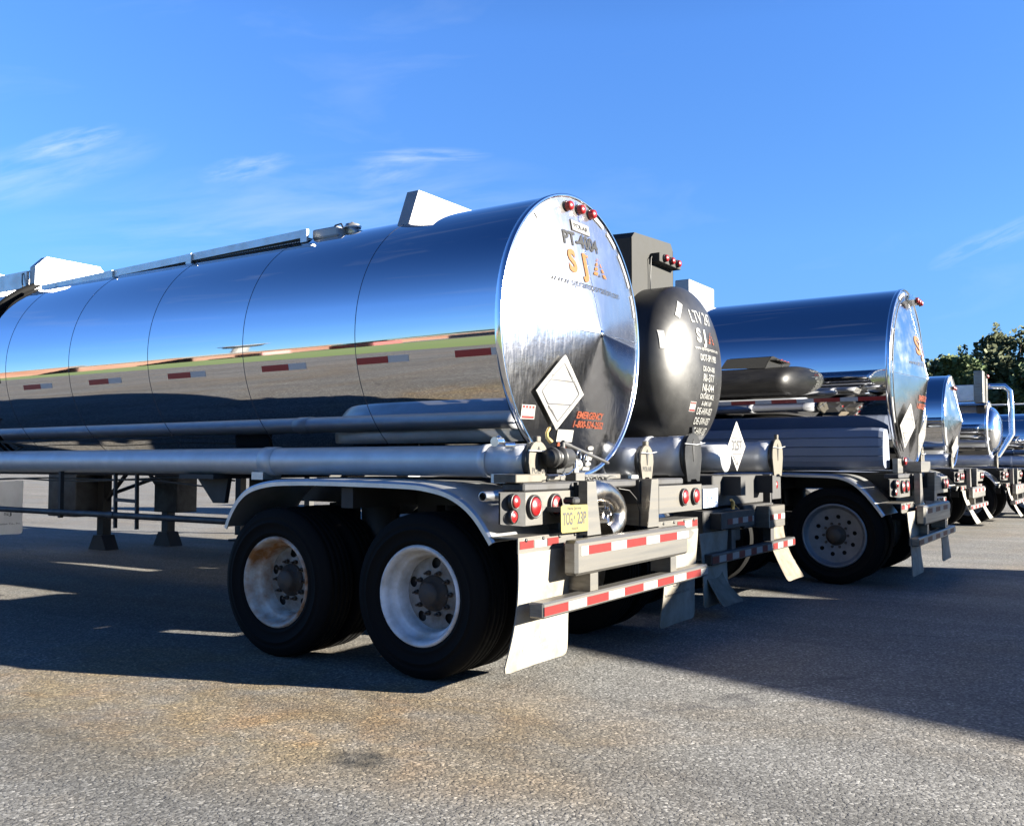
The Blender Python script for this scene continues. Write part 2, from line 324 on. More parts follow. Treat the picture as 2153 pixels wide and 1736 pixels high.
# ------------------------------------------------------------------ ground
def ground_material():
    m = bpy.data.materials.new('chip_seal_asphalt'); m.use_nodes = True
    n, l = m.node_tree.nodes, m.node_tree.links; b = n['Principled BSDF']
    t = n.new('ShaderNodeTexCoord')
    def noise(scale, detail=4, rough=0.6, vec=None, dist=0.0):
        q = n.new('ShaderNodeTexNoise'); q.inputs['Scale'].default_value = scale; q.inputs['Detail'].default_value = detail
        q.inputs['Roughness'].default_value = rough; q.inputs['Distortion'].default_value = dist
        l.new(vec or t.outputs['Object'], q.inputs['Vector']); return q.outputs[0]
    def ramp(src, stops, interp='LINEAR'):
        r = n.new('ShaderNodeValToRGB'); r.color_ramp.interpolation = interp
        el = r.color_ramp.elements
        while len(el) < len(stops): el.new(0.5)
        for q, (p, c) in zip(el, stops): q.position = p; q.color = (*c, 1) if isinstance(c, tuple) else (c, c, c, 1)
        l.new(src, r.inputs[0]); return r.outputs[0]
    def mix(f, a, c, mode='MIX'):
        x = n.new('ShaderNodeMixRGB'); x.blend_type = mode
        for s_, v_ in (('Fac', f), ('Color1', a), ('Color2', c)):
            if isinstance(v_, (int, float)): x.inputs[s_].default_value = v_
            elif isinstance(v_, tuple): x.inputs[s_].default_value = (*v_, 1)
            else: l.new(v_, x.inputs[s_])
        return x.outputs[0]
    def mul(a, b_):
        x = n.new('ShaderNodeMath'); x.operation = 'MULTIPLY'
        for i, v_ in enumerate((a, b_)):
            if isinstance(v_, (int, float)): x.inputs[i].default_value = v_
            else: l.new(v_, x.inputs[i])
        return x.outputs[0]
    # stones
    v = n.new('ShaderNodeTexVoronoi'); v.inputs['Scale'].default_value = 78; l.new(t.outputs['Object'], v.inputs['Vector'])
    stone = ramp(v.outputs['Color'], [(0.0, 0.02), (0.35, 0.07), (0.65, 0.17), (0.85, 0.34), (1.0, 0.60)])
    gap = ramp(v.outputs['Distance'], [(0.0, 1.0), (0.55, 0.9), (0.9, 0.25)])
    base = mix(1.0, stone, gap, 'MULTIPLY')
    base = mix(0.45, base, ramp(noise(50, 3, 0.7), [(0.3, 0.04), (0.7, 0.24)]))
    base = mix(1.0, base, ramp(noise(0.35, 5), [(0.3, 0.86), (0.7, 1.12)]), 'MULTIPLY')
    # rusty, tan stains: a broad patch at the left of the near wheels plus loose blotches
    sp = n.new('ShaderNodeSeparateXYZ'); l.new(t.outputs['Object'], sp.inputs[0])
    g = n.new('ShaderNodeMapping'); g.inputs['Location'].default_value = (0.24, 1.50, 0); g.inputs['Scale'].default_value = (0.34, 0.72, 1)
    l.new(t.outputs['Object'], g.inputs[0])
    gr = n.new('ShaderNodeTexGradient'); gr.gradient_type = 'SPHERICAL'; l.new(g.outputs[0], gr.inputs[0])
    patch = ramp(gr.outputs[0], [(0.0, 0.0), (0.45, 1.0)])
    st = mul(patch, ramp(noise(1.6, 6, 0.6, dist=0.8), [(0.32, 0.0), (0.62, 1.0)]))
    base = mix(mul(st, 0.85), base, mix(1.0, base, (1.12, 0.90, 0.55), 'MULTIPLY'))
    st2 = mul(patch, ramp(noise(2.4, 5, 0.6, dist=0.5), [(0.5, 0.0), (0.72, 1.0)]))
    base = mix(mul(st2, 0.4), base, mix(1.0, base, (1.25, 0.80, 0.38), 'MULTIPLY'))
    wide = ramp(noise(0.42, 6, 0.62, dist=1.0), [(0.44, 0.0), (0.66, 1.0)])
    base = mix(mul(wide, 0.55), base, mix(1.0, base, (1.02, 0.82, 0.58), 'MULTIPLY'))
    trk = n.new('ShaderNodeMapping'); trk.inputs['Scale'].default_value = (0.12, 1.6, 1); trk.inputs['Rotation'].default_value = (0, 0, 0.12); l.new(t.outputs['Object'], trk.inputs[0])
    tr = ramp(noise(1.0, 6, 0.6, vec=trk.outputs[0]), [(0.35, 0.78), (0.65, 1.12)])
    base = mix(1.0, base, tr, 'MULTIPLY')
    # oil and tar spots
    oil = ramp(noise(0.9, 3, 0.5, dist=1.2), [(0.69, 0.0), (0.76, 1.0)])
    base = mix(mul(oil, 0.45), base, (0.06, 0.06, 0.062))
    spot = n.new('ShaderNodeMapping'); spot.vector_type = 'POINT'
    spot.inputs['Location'].default_value = (-0.745*5.0, 2.53*6.5, 0); spot.inputs['Scale'].default_value = (5.0, 6.5, 1)
    l.new(t.outputs['Object'], spot.inputs[0])
    sg = n.new('ShaderNodeTexGradient'); sg.gradient_type = 'SPHERICAL'; l.new(spot.outputs[0], sg.inputs[0])
    sps = mul(ramp(sg.outputs[0], [(0.0, 0.0), (0.55, 1.0)]), ramp(noise(14, 4), [(0.3, 0.3), (0.6, 1.0)]))
    base = mix(mul(sps, 0.85), base, (0.012, 0.012, 0.011))
    # hairline cracks
    cv = n.new('ShaderNodeTexVoronoi'); cv.feature = 'DISTANCE_TO_EDGE'; cv.inputs['Scale'].default_value = 0.33
    wv = n.new('ShaderNodeVectorMath'); wv.operation = 'MULTIPLY_ADD'; wv.inputs[1].default_value = (0.8, 0.8, 0)
    nn = n.new('ShaderNodeTexNoise'); nn.inputs['Scale'].default_value = 1.7; nn.inputs['Detail'].default_value = 6; l.new(t.outputs['Object'], nn.inputs['Vector'])
    l.new(nn.outputs['Color'], wv.inputs[0]); l.new(t.outputs['Object'], wv.inputs[2]); l.new(wv.outputs[0], cv.inputs['Vector'])
    crk = mul(ramp(cv.outputs['Distance'], [(0.0, 1.0), (0.006, 0.0)]), ramp(noise(0.8, 4), [(0.45, 0.0), (0.6, 1.0)]))
    base = mix(mul(crk, 0.75), base, (0.04, 0.04, 0.045))
    base = mix(1.0, base, (0.78, 0.765, 0.73), 'MULTIPLY')
    l.new(base, b.inputs['Base Color']); b.inputs['Roughness'].default_value = 0.85; b.inputs['Specular IOR Level'].default_value = 0.3
    bp = n.new('ShaderNodeBump'); bp.inputs['Strength'].default_value = 0.75; bp.inputs['Distance'].default_value = 0.006
    h = mix(0.5, gap, stone); l.new(h, bp.inputs['Height']); l.new(bp.outputs[0], b.inputs['Normal'])
    return m
M['asphalt'] = ground_material()
M['grass'] = mat('mown_grass', (0.11, 0.20, 0.025), 0.9, noise=(0.25, 0.8, (0.18, 0.20, 0.05)))
M['concrete'] = mat('pale_apron', (0.36, 0.35, 0.32), 0.9, noise=(0.08, 0.7, (0.27, 0.26, 0.24)))
M['hill'] = mat('wooded_hill', (0.045, 0.065, 0.02), 1.0, noise=(0.15, 1.0, (0.02, 0.035, 0.012)), bump=(0.4, 1.0, 1.5))
g = MB().add([(-2500, -2500, 0), (2500, -2500, 0), (2500, 2500, 0), (-2500, 2500, 0)], [(0, 1, 2, 3)]).build('parking_lot', M['asphalt']); tag(g, kind='structure')

# the airfield behind the camera, seen mirrored in the tank sides
def strip(pts_near, width, z, name, m, kind):
    d = Vector((pts_near[1][0]-pts_near[0][0], pts_near[1][1]-pts_near[0][1])).normalized(); nrm = Vector((d.y, -d.x))
    if nrm.y > 0: nrm = -nrm
    a, b_ = Vector(pts_near[0]), Vector(pts_near[1]); vs = []
    seg = 60
    for i in range(seg+1):
        p = a.lerp(b_, i/seg); q = p + nrm*width
        vs += [(p.x, p.y, z), (q.x, q.y, z)]
    o = MB().add(vs, [(2*i, 2*i+1, 2*i+3, 2*i+2) for i in range(seg)]).build(name, m); tag(o, kind=kind); return o
strip([(-150, -58), (40, 2)], 26, 0.004, 'grass_field', M['grass'], 'structure')
strip([(-260, -130), (60, -27)], 24, 0.004, 'runway', M['concrete'], 'structure')
strip([(-300, -190), (60, -62)], 160, 0.004, 'grass_field', M['grass'], 'structure')

# ------------------------------------------------------------------ wheels
TR = 0.505
def disc_mesh(r_out, r_in, holes, y_of, n=64):
    """annulus with round holes, as vertices mapped by y_of(radius) onto the wheel's axis"""
    pts, edges = [], []
    def loop(cx, cz, r, k):
        o = len(pts)
        for i in range(k): pts.append(Vector((cx + r*math.cos(2*PI*i/k), cz + r*math.sin(2*PI*i/k))))
        edges.extend([(o+i, o+(i+1) % k) for i in range(k)])
    loop(0, 0, r_out, n); loop(0, 0, r_in, 32)
    for (a, rc, rh) in holes: loop(rc*math.cos(a), rc*math.sin(a), rh, 16)
    for rr in (r_in+(r_out-r_in)*.35, r_in+(r_out-r_in)*.7):
        for i in range(24): 
            p = Vector((rr*math.cos(2*PI*i/24+.1), rr*math.sin(2*PI*i/24+.1)))
            if all((p-Vector((rc*math.cos(a), rc*math.sin(a)))).length > rh*1.15 for a, rc, rh in holes): pts.append(p)
    v, e_, f, *_ = delaunay_2d_cdt(pts, edges, [], 0, 1e-6)
    fs = []
    for t in f:
        c = sum((v[i] for i in t), Vector((0, 0)))/len(t)
        if c.length < r_in or any((c-Vector((rc*math.cos(a), rc*math.sin(a)))).length < rh*0.98 for a, rc, rh in holes): continue
        fs.append(tuple(t))
    return [(p.x, y_of(p.length), p.y) for p in v], fs

def make_wheel(parent, x, yface, side, style='steel', R=TR, rr=0.298, w=0.27, detail=True, rimmat=None):
    """side -1: outer face looks to -y. one tyre with its rim; yface = y of the tyre's outer sidewall"""
    s = side
    D = lambda d: (yface - s*d)       # depth inwards from the outer face
    o = (x, 0, R)
    rmat = rimmat or M['rim']
    rim = MB()
    if style == 'steel':
        prof = [(D(0.020), rr+0.012), (D(0.006), rr+0.004), (D(0.004), rr-0.006), (D(0.014), rr-0.014), (D(0.022), rr-0.022), (D(0.055), rr-0.026), (D(0.095), rr-0.034), (D(0.102), rr-0.048), (D(0.11), rr-0.060), (D(0.17), rr-0.066), (D(0.20), rr-0.075)]
        rim.lathe(prof, o, 'y', 64)
        yd = lambda r: D(0.165 + 0.03*math.sin(min(1, max(0, (r-0.12)/0.115))*PI/2)) if r > 0.12 else D(0.165)
        v, f = disc_mesh(rr-0.073, 0.085, [(-2.2+2*PI*k/5, 0.186, 0.034) for k in range(5)], yd)
        disc = MB().add([(p[0]+x, p[1], p[2]+R) for p in v], f, True)
        hd = 0.165
    else:
        prof = [(D(0.012), rr+0.012), (D(0.0), rr+0.004), (D(0.0), rr-0.008), (D(0.012), rr-0.018), (D(0.05), rr-0.03), (D(0.062), rr-0.045)]
        rim.lathe(prof, o, 'y', 64)
        yd = lambda r: D(0.062 + 0.055*(1-min(1, r/(rr-0.045))))
        v, f = disc_mesh(rr-0.045, 0.085, [(2*PI*k/10+0.15, 0.205, 0.023) for k in range(10)], yd)
        disc = MB().add([(p[0]+x, p[1], p[2]+R) for p in v], f, True)
        hd = 0.10
    wheel = rim.build('wheel', rmat, parent)
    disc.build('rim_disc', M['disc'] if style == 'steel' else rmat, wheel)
    t = MB()
    prof = [(D(0.03), rr+0.005), (D(0.012), rr+0.015), (D(0.002), rr+0.035), (D(0.0), rr+0.040), (D(0.003), rr+0.044), (D(-0.004), rr+0.07), (D(-0.009), rr+0.098), (D(-0.013), rr+0.102), (D(-0.013), rr+0.108), (D(-0.008), rr+0.112), (D(-0.003), R-0.070), (D(-0.004), R-0.066), (D(0.0), R-0.055), (D(0.018), R-0.018), (D(0.035), R-0.004)]
    gr = [0.065, 0.12, 0.165, 0.21]
    for q in gr: prof += [(D(q-0.006), R), (D(q-0.005), R-0.012), (D(q+0.005), R-0.012), (D(q+0.006), R)]
    prof += [(D(w-0.03), R-0.004), (D(w-0.012), R-0.02), (D(w), R-0.07), (D(w), rr+0.06), (D(w-0.02), rr+0.01)]
    t.lathe(prof, o, 'y', 80)
    t.build('tyre', M['rubber'], wheel)
    if detail:
        h = MB()
        h.lathe([(D(hd+0.002), 0.112), (D(hd-0.014), 0.108), (D(hd-0.016), 0.078), (D(hd-0.06), 0.074), (D(hd-0.075), 0.062), (D(hd-0.078), 0.0)], o, 'y', 32)
        for k in range(10):
            a = 2*PI*k/10; cx_, cz_ = 0.130*math.cos(a), 0.130*math.sin(a)
            h.lathe([(D(hd+0.004), 0.016), (D(hd-0.018), 0.015), (D(hd-0.020), 0.008), (D(hd-0.045), 0.008), (D(hd-0.045), 0.0)], (x+cx_, 0, R+cz_), 'y', 8, smooth=False)
        h.build('hub', M['hub'], wheel)
        bk = MB().lathe([(D(0.215), rr-0.05), (D(0.215), 0.0)], o, 'y', 32); bk.build('brake_drum', M['dark'], wheel)
    return wheel

def quad_tape(parent, fmap, segs, name='reflective_tape', thick=0.0025):
    """segs = [(u0, u1, v0, v1, material)]; each piece is a thin raised strip"""
    for u0, u1, v0, v1, m in segs:
        mb = MB(); n = max(1, int((u1-u0)/0.12)+1)
        vs = []
        for i in range(n+1):
            u = u0+(u1-u0)*i/n
            vs += [fmap(u, v0, thick), fmap(u, v1, thick), fmap(u, v0, 0.0005), fmap(u, v1, 0.0005)]
        fs = []
        for i in range(n):
            a, b_ = 4*i, 4*i+4
            fs += [(a, b_, b_+1, a+1), (a+2, b_+2, b_, a), (a+1, b_+1, b_+3, a+3)]
        fs += [(0, 1, 3, 2), (4*n, 4*n+1, 4*n+3, 4*n+2)]
        mb.add(vs, fs).build(name, m, parent)
def alt_tape(u0, u1, v0, v1, lr, lw, start_red=True, first=None):
    out = []; u = u0; red = start_red; k = 0
    while u < u1-0.01:
        L = (lr if red else lw)
        if k == 0 and first: L = first
        e_ = min(u+L, u1); out.append((u, e_, v0, v1, M['redtape'] if red else M['whitetape'])); u = e_; red = not red; k += 1
    return out

def round_light(parent, x, y, z, r, nx=1, name='tail_light', ring=True, depth=0.03, elong=1.0):
    o = MB()
    if ring:
        o.lathe([(x, r*1.0), (x+nx*0.022, r*1.0), (x+nx*0.026, r*0.93), (x+nx*0.022, r*0.82), (x+nx*0.004, r*0.80)], (0, y, z), 'x', 32)
        housing = o.build(name, M['cast'], parent)
        L = MB().lathe([(x+nx*0.004, r*0.80), (x+nx*(depth-0.008), r*0.78), (x+nx*depth, r*0.70), (x+nx*(depth+0.004), 0.0)], (0, y, z), 'x', 32)
        L.build('lens', M['red'], housing)
    else:
        o.lathe([(x, r*1.15), (x+nx*0.015, r*1.15), (x+nx*0.018, r)], (0, y, z), 'x', 24)
        housing = o.build(name, M['cast'], parent)
        L = MB().lathe([(x+nx*0.012, r), (x+nx*(depth), r*0.98), (x+nx*(depth+0.012), r*0.8), (x+nx*(depth+0.016), 0)], (0, y, z), 'x', 24)
        L.build('lens', M['red'], housing)
    return housing

def mountain_logo(mb, u0, v0, w, h, f, gap=True):
    """orange arrow-like peak: a triangle cut by stripes"""
    for k in range(4):
        a0, a1 = k/4, (k+0.72)/4
        y0, y1 = v0+h*a0, v0+h*a1
        e0, e1 = w/2*(1-a0), w/2*(1-a1)
        c = u0+w/2
        in0, in1 = e0*0.42, e1*0.35
        mb.add([f(c-e0, y0), f(c-in0, y0), f(c-in1, y1), f(c-e1, y1)], [(0, 1, 2, 3)])
        mb.add([f(c+in0+0.01, y0), f(c+e0, y0), f(c+e1, y1), f(c+in1+0.01, y1)], [(0, 1, 2, 3)])

def flap(parent, x, y0, y1, z0, z1, m, curl=-0.1, lines=(), bottom_wider=0.0, name='mud_flap', lab=None):
    def f(u, v, d=0.0):       # u 0..1 across, v 0..1 up
        bend = curl*(1-v)**1.7
        yy = y0+(y1-y0)*u + (u-0.5)*bottom_wider*(1-v)**2
        return (x+bend+d+0.012*math.sin(3*u+4*v), yy, z0+(z1-z0)*v + (0.0 if v > 0.02 else 0.01*math.sin(PI*u)))
    n, k = 10, 14; mb = MB()
    def uv(i, j):
        u, v = i/n, j/k
        if j == 0 and i in (0, n): v = 0.012; u = 0.035 if i == 0 else 0.965
        if j == 0 and i in (1, n-1): v = 0.0; u = 0.10 if i == 1 else 0.90
        if j == 1 and i in (0, n): u = 0.006 if i == 0 else 0.994; v = 0.055
        return u, v
    for d in (0.0, 0.008):
        vs = [f(*uv(i, j), d) for j in range(k+1) for i in range(n+1)]
        mb.add(vs, [(j*(n+1)+i, j*(n+1)+i+1, (j+1)*(n+1)+i+1, (j+1)*(n+1)+i) for j in range(k) for i in range(n)], True)
    per = [(i, 0) for i in range(n)] + [(n, j) for j in range(k)] + [(i, k) for i in range(n, 0, -1)] + [(0, j) for j in range(k, 0, -1)]
    vs = []
    for p in per: vs += [f(*uv(*p), 0.0), f(*uv(*p), 0.008)]
    q = len(per); mb.add(vs, [(2*i, 2*i+1, 2*((i+1) % q)+1, 2*((i+1) % q)) for i in range(q)])
    o = mb.build(name, m, parent)
    if lab: o['label'] = lab
    for (s, cu, cv, h, w, mm) in lines:
        t = MB(); lettering(t, s, cu, cv, h, w, lambda a, b_: f(a, b_, 0.0105), 0.005); t.build('lettering', mm, o)
    return o

# ------------------------------------------------------------------ trailer builders
def tank_shell(T, x0, xh, r, zc, m, seams=(), seam_r=0.0015, rim=True):
    b = MB()
    xs = [x0 + (xh-x0)*i/24 for i in range(25)]
    b.lathe([(x0, 0.0), (x0, r*0.5), (x0, r)] + [(x, r) for x in xs[1:]], (0, 0, zc), 'x', 128)
    o = b.build('tank', m, T)
    for s in seams:
        q = MB().lathe([(s-0.0028, r), (s-0.002, r+seam_r), (s+0.002, r+seam_r), (s+0.0028, r)], (0, 0, zc), 'x', 128)
        q.build('weld_seam', M['seam'], o)
    if rim:
        q = MB().lathe([(xh-0.035, r+0.0005), (xh-0.03, r+0.008), (xh+0.012, r+0.010), (xh+0.016, r+0.004), (xh+0.012, r-0.012), (xh, r-0.016)], (0, 0, zc), 'x', 128)
        q.build('rim_band', M['trim'], o)
    return o

def cone_map(xh, r, zc, d):
    def f(y, z, off=0.002):
        rr = math.hypot(y, z-zc); return (xh + d*(1-rr/r) + off + 0.0035, y, z)
    return f

def fender(T, side, prof, y_out, y_in, m, lip=0.045):
    b = MB(); s = side
    up = []
    n = len(prof)
    # smooth the outline
    P = [Vector(p) for p in prof]
    fine = []
    for i in range(n-1):
        p0, p1, p2, p3 = P[max(i-1, 0)], P[i], P[i+1], P[min(i+2, n-1)]
        for k in range(5):
            t = k/5; fine.append(0.5*((2*p1)+(p2-p0)*t+(2*p0-5*p1+4*p2-p3)*t*t+(3*p1-p0-3*p2+p3)*t*t*t))
    fine.append(P[-1]); n = len(fine)
    N = []
    for i in range(n):
        d = (fine[min(i+1, n-1)]-fine[max(i-1, 0)]).normalized(); N.append(Vector((d.y, -d.x)))   # inward (down)
    sec = [(y_in, 0.0), (y_out+s*-0.05, 0.0), (y_out+s*-0.012, 0.004), (y_out, 0.018), (y_out, lip), (y_out-s*0.008, lip), (y_out-s*0.010, 0.02), (y_out-s*0.05, 0.01), (y_in, 0.01)]
    vs = []; m_ = len(sec)
    for p, q in zip(fine, N):
        for (y, d) in sec: vs.append((p.x+q.x*d, y, p.y+q.y*d))
    fs = [(i*m_+j, i*m_+(j+1) % m_, (i+1)*m_+(j+1) % m_, (i+1)*m_+j) for i in range(n-1) for j in range(m_)]
    fs += [tuple(range(m_)), tuple(range((n-1)*m_, n*m_))]
    b.add(vs, fs, False)
    return b.build('fender', m, T)

FP = [(-1.75, 0.865), (-1.705, 0.955), (-1.62, 1.065), (-1.5, 1.145), (-1.32, 1.190), (-1.1, 1.205), (-0.7, 1.208), (-0.1, 1.198), (0.10, 1.180), (0.25, 1.145), (0.37, 1.085), (0.46, 1.010), (0.53, 0.925), (0.575, 0.862)]

def hose_tube(T, x0, x1, y, zc, r, m, capm, rings=(), taper_x=None, r0=None, cap=True, word=None, capname='tube_cap', end_r=None):
    b = MB(); r0 = r0 or r
    prof = [(x0, r0)]
    if taper_x is not None: prof += [(taper_x-0.02, r0), (taper_x, r)]
    er = end_r or r
    prof += [(x1-0.22, r), (x1-0.215, er), (x1-0.03, er), (x1-0.03, 0.0)]
    b.lathe(prof, (0, y, zc), 'x', 40)
    o = b.build('hose_tube', m, T)
    for q in rings:
        MB().lathe([(q-0.03, r+0.001), (q-0.026, r+0.007), (q+0.026, r+0.007), (q+0.03, r+0.001)], (0, y, zc), 'x', 40).build('collar', m, o)
    if cap:
        # dark swivel ring then the coffin-shaped cast plate
        MB().lathe([(x1-0.05, er), (x1-0.05, er+0.012), (x1-0.018, er+0.012), (x1-0.018, 0)], (0, y, zc), 'x', 40).build('clamp_ring', M['cast'], o)
        k = er/0.105; pl = []
        for i in range(13):
            a = PI*i/12; pl.append((0.112*math.cos(a)*k, 0.012*k+0.108*math.sin(a)*k))
        pl = [(0.080*k, -0.132*k), (0.112*k, -0.01*k)] + pl[1:-1] + [(-0.112*k, -0.01*k), (-0.080*k, -0.132*k), (-0.045*k, -0.132*k), (-0.03*k, -0.12*k), (0.03*k, -0.12*k), (0.045*k, -0.132*k)]
        c = MB().prism(pl, lambda u, v: (x1-0.016, y+u, zc+v), lambda u, v: (x1, y+u, zc+v))
        c.box(x1-0.03, x1+0.004, y-0.022, y+0.022, zc+0.115*k, zc+0.150*k, 0.004)
        cp = c.build(capname, capm, o)
        a = MB(); a.prism([(-0.018*k, 0.06*k), (0.0, 0.088*k), (0.018*k, 0.06*k), (0.002, -0.03*k), (-0.002, -0.03*k)], lambda u, v: (x1+0.001, y+u, zc+v), lambda u, v: (x1+0.004, y+u, zc+v))
        a.build('slot_mark', M['cast'], cp)
        MB().tube([(x1+0.012, y-0.13*k, zc+0.062*k), (x1+0.014, y+0.02*k, zc+0.058*k), (x1+0.012, y+0.14*k, zc+0.070*k)], 0.005, 6).build('latch_rod', M['alu'], cp)
        if word:
            t = MB(); lettering(t, word, y, zc-0.075*k, 0.034*k, 0.155*k, lambda u, v: (x1+0.0015, u, v), 0.02); t.build('lettering', M['cast'], cp)
    return o

def diamond(T, x, y, z, w, h, fm=None, tilt=0.0, name='placard', text=None, thick=0.006):
    """flip placard: rounded rhombus frame with inner panel lines"""
    f = fm or (lambda u, v, d: (x+d, u, v))
    pl = [(0, h/2), (0.04*w, h*0.47), (w*0.47, 0.03*h), (w/2, 0), (w*0.47, -0.03*h), (0.03*w, -h*0.47), (0, -h/2), (-0.03*w, -h*0.47), (-w*0.47, -0.03*h), (-w/2, 0), (-w*0.47, 0.03*h), (-0.04*w, h*0.47)]
    b = MB().prism([(y+a, z+c) for a, c in pl], lambda u, v: f(u, v, 0.001), lambda u, v: f(u, v, thick))
    o = b.build(name, M['white'], T)
    L = MB()
    def line(p, q, t=0.008):
        d = Vector((q[0]-p[0], q[1]-p[1])).normalized(); n_ = Vector((-d.y, d.x))*t/2
        L.add([f(y+p[0]+n_.x, z+p[1]+n_.y, thick+0.001), f(y+q[0]+n_.x, z+q[1]+n_.y, thick+0.001), f(y+q[0]-n_.x, z+q[1]-n_.y, thick+0.001), f(y+p[0]-n_.x, z+p[1]-n_.y, thick+0.001)], [(0, 1, 2, 3)])
    k = 0.78
    for sy in (-1, 1):
        line((0, sy*h/2*k), (sy*w/2*0.42*k, sy*h/2*0.58*k)); line((0, -sy*h/2*k*1.0), (w/2*0.6*k, -sy*h/2*0.40*k))
        line((-w/2*0.62*k, sy*h*0.16), (w/2*0.62*k, sy*h*0.155))
        line((-w/2*0.62*k, sy*h*0.16), (-w/2*k, 0)); line((w/2*0.62*k, sy*h*0.16), (w/2*k, 0))
        line((-w/2*0.6*k, -sy*h*0.18), (0, -sy*h/2*k))
    L.build('panel_line', M['ink'], o)
    R_ = MB()
    for i in range(8):
        a = [(0, 0.44), (0.22, 0.22), (0.44, 0), (0.22, -0.22), (0, -0.44), (-0.22, -0.22), (-0.44, 0), (-0.22, 0.22)][i]
        c0 = (y+a[0]*w, z+a[1]*h)
        R_.add([f(c0[0]+0.005*math.cos(j*PI/3), c0[1]+0.005*math.sin(j*PI/3), thick+0.002) for j in range(6)], [tuple(range(6))])
    R_.build('rivet', M['cast'], o)
    if text:
        t = MB(); lettering(t, text, y, z-0.035, 0.085, w*0.55, lambda u, v: f(u, v, thick+0.0015), 0.03)
        t.build('lettering', M['ink'], o); t = MB(); lettering(t, '3', y, z-h*0.36, 0.04, 0.03, lambda u, v: f(u, v, thick+0.0015), 0.02); t.build('lettering', M['ink'], o)
    return o

def inspection_sticker(T, f, y0, y1, z0, z1):
    b = MB().prism([(y0, z0), (y1, z0), (y1, z1), (y0, z1)], lambda u, v: f(u, v, 0.001), lambda u, v: f(u, v, 0.0025))
    o = b.build('inspection_sticker', M['white'], T); h = z1-z0; w = y1-y0
    r = MB()
    for k in range(4): r.add([f(y0+w*(0.06+0.235*k), z1-h*0.24, 0.0035), f(y0+w*(0.22+0.235*k), z1-h*0.24, 0.0035), f(y0+w*(0.22+0.235*k), z1-h*0.06, 0.0035), f(y0+w*(0.06+0.235*k), z1-h*0.06, 0.0035)], [(0, 1, 2, 3)])
    r.add([f(y0+w*0.05, z0+h*0.05, 0.0035), f(y1-w*0.05, z0+h*0.05, 0.0035), f(y1-w*0.05, z0+h*0.22, 0.0035), f(y0+w*0.05, z0+h*0.22, 0.0035)], [(0, 1, 2, 3)])
    r.build('red_band', M['redtape'], o)
    g_ = MB()
    for k in range(3): g_.add([f(y0+w*0.18, z0+h*(0.32+0.14*k), 0.0035), f(y1-w*(0.15+0.05*k), z0+h*(0.32+0.14*k), 0.0035), f(y1-w*(0.15+0.05*k), z0+h*(0.37+0.14*k), 0.0035), f(y0+w*0.18, z0+h*(0.37+0.14*k), 0.0035)], [(0, 1, 2, 3)])
    g_.build('print', M['green'], o)

def running_gear(T, detail=True, near_only=False, rimmats=(None, None), style='steel', R=TR, rr=0.298, lat=1.215, axles=(0.0, -1.245), fm=None, fend=True, FPd=None):
    for i, x in enumerate(axles):
        make_wheel(T, x, -lat, -1, style, R, rr, detail=detail, rimmat=rimmats[i % 2])
        if detail: make_wheel(T, x, -lat+0.31, -1, 'steel', R, rr, detail=False)
        make_wheel(T, x, lat, 1, style, R, rr, detail=False, rimmat=rimmats[i % 2])
        if detail: make_wheel(T, x, lat-0.31, 1, 'steel', R, rr, detail=False)
        MB().lathe([(-lat+0.2, 0.075), (lat-0.2, 0.075)], (x, 0, R), 'y', 16).build('axle', M['dark'], T)
    f = MB()
    for s in (-1, 1):
        f.box(-2.3, 0.72, s*0.45-0.06, s*0.45+0.06, 1.02, 1.19)
        f.box(axles[1]-0.5, axles[0]+0.45, s*0.52-0.05, s*0.52+0.05, 0.62, 0.74)
        for x in axles: f.box(x-0.10, x+0.10, s*0.52-0.06, s*0.52+0.06, 0.60, 1.02); f.lathe([(0.76, 0.13), (1.0, 0.14), (1.02, 0.10)], (x+0.33, s*0.5, 0), 'z', 20)
    f.box(-2.3, -2.2, -0.5, 0.5, 1.04, 1.18); f.box(-0.68, -0.58, -1.16, 1.16, 1.02, 1.15); f.box(-1.7, 0.5, -0.36, 0.36, 1.10, 1.20)
    f.build('subframe', M['dark'], T)
    if fend:
        for s in (-1, 1): fender(T, s, FPd or FP, s*(lat+0.015), s*0.58, fm or M['alu'])

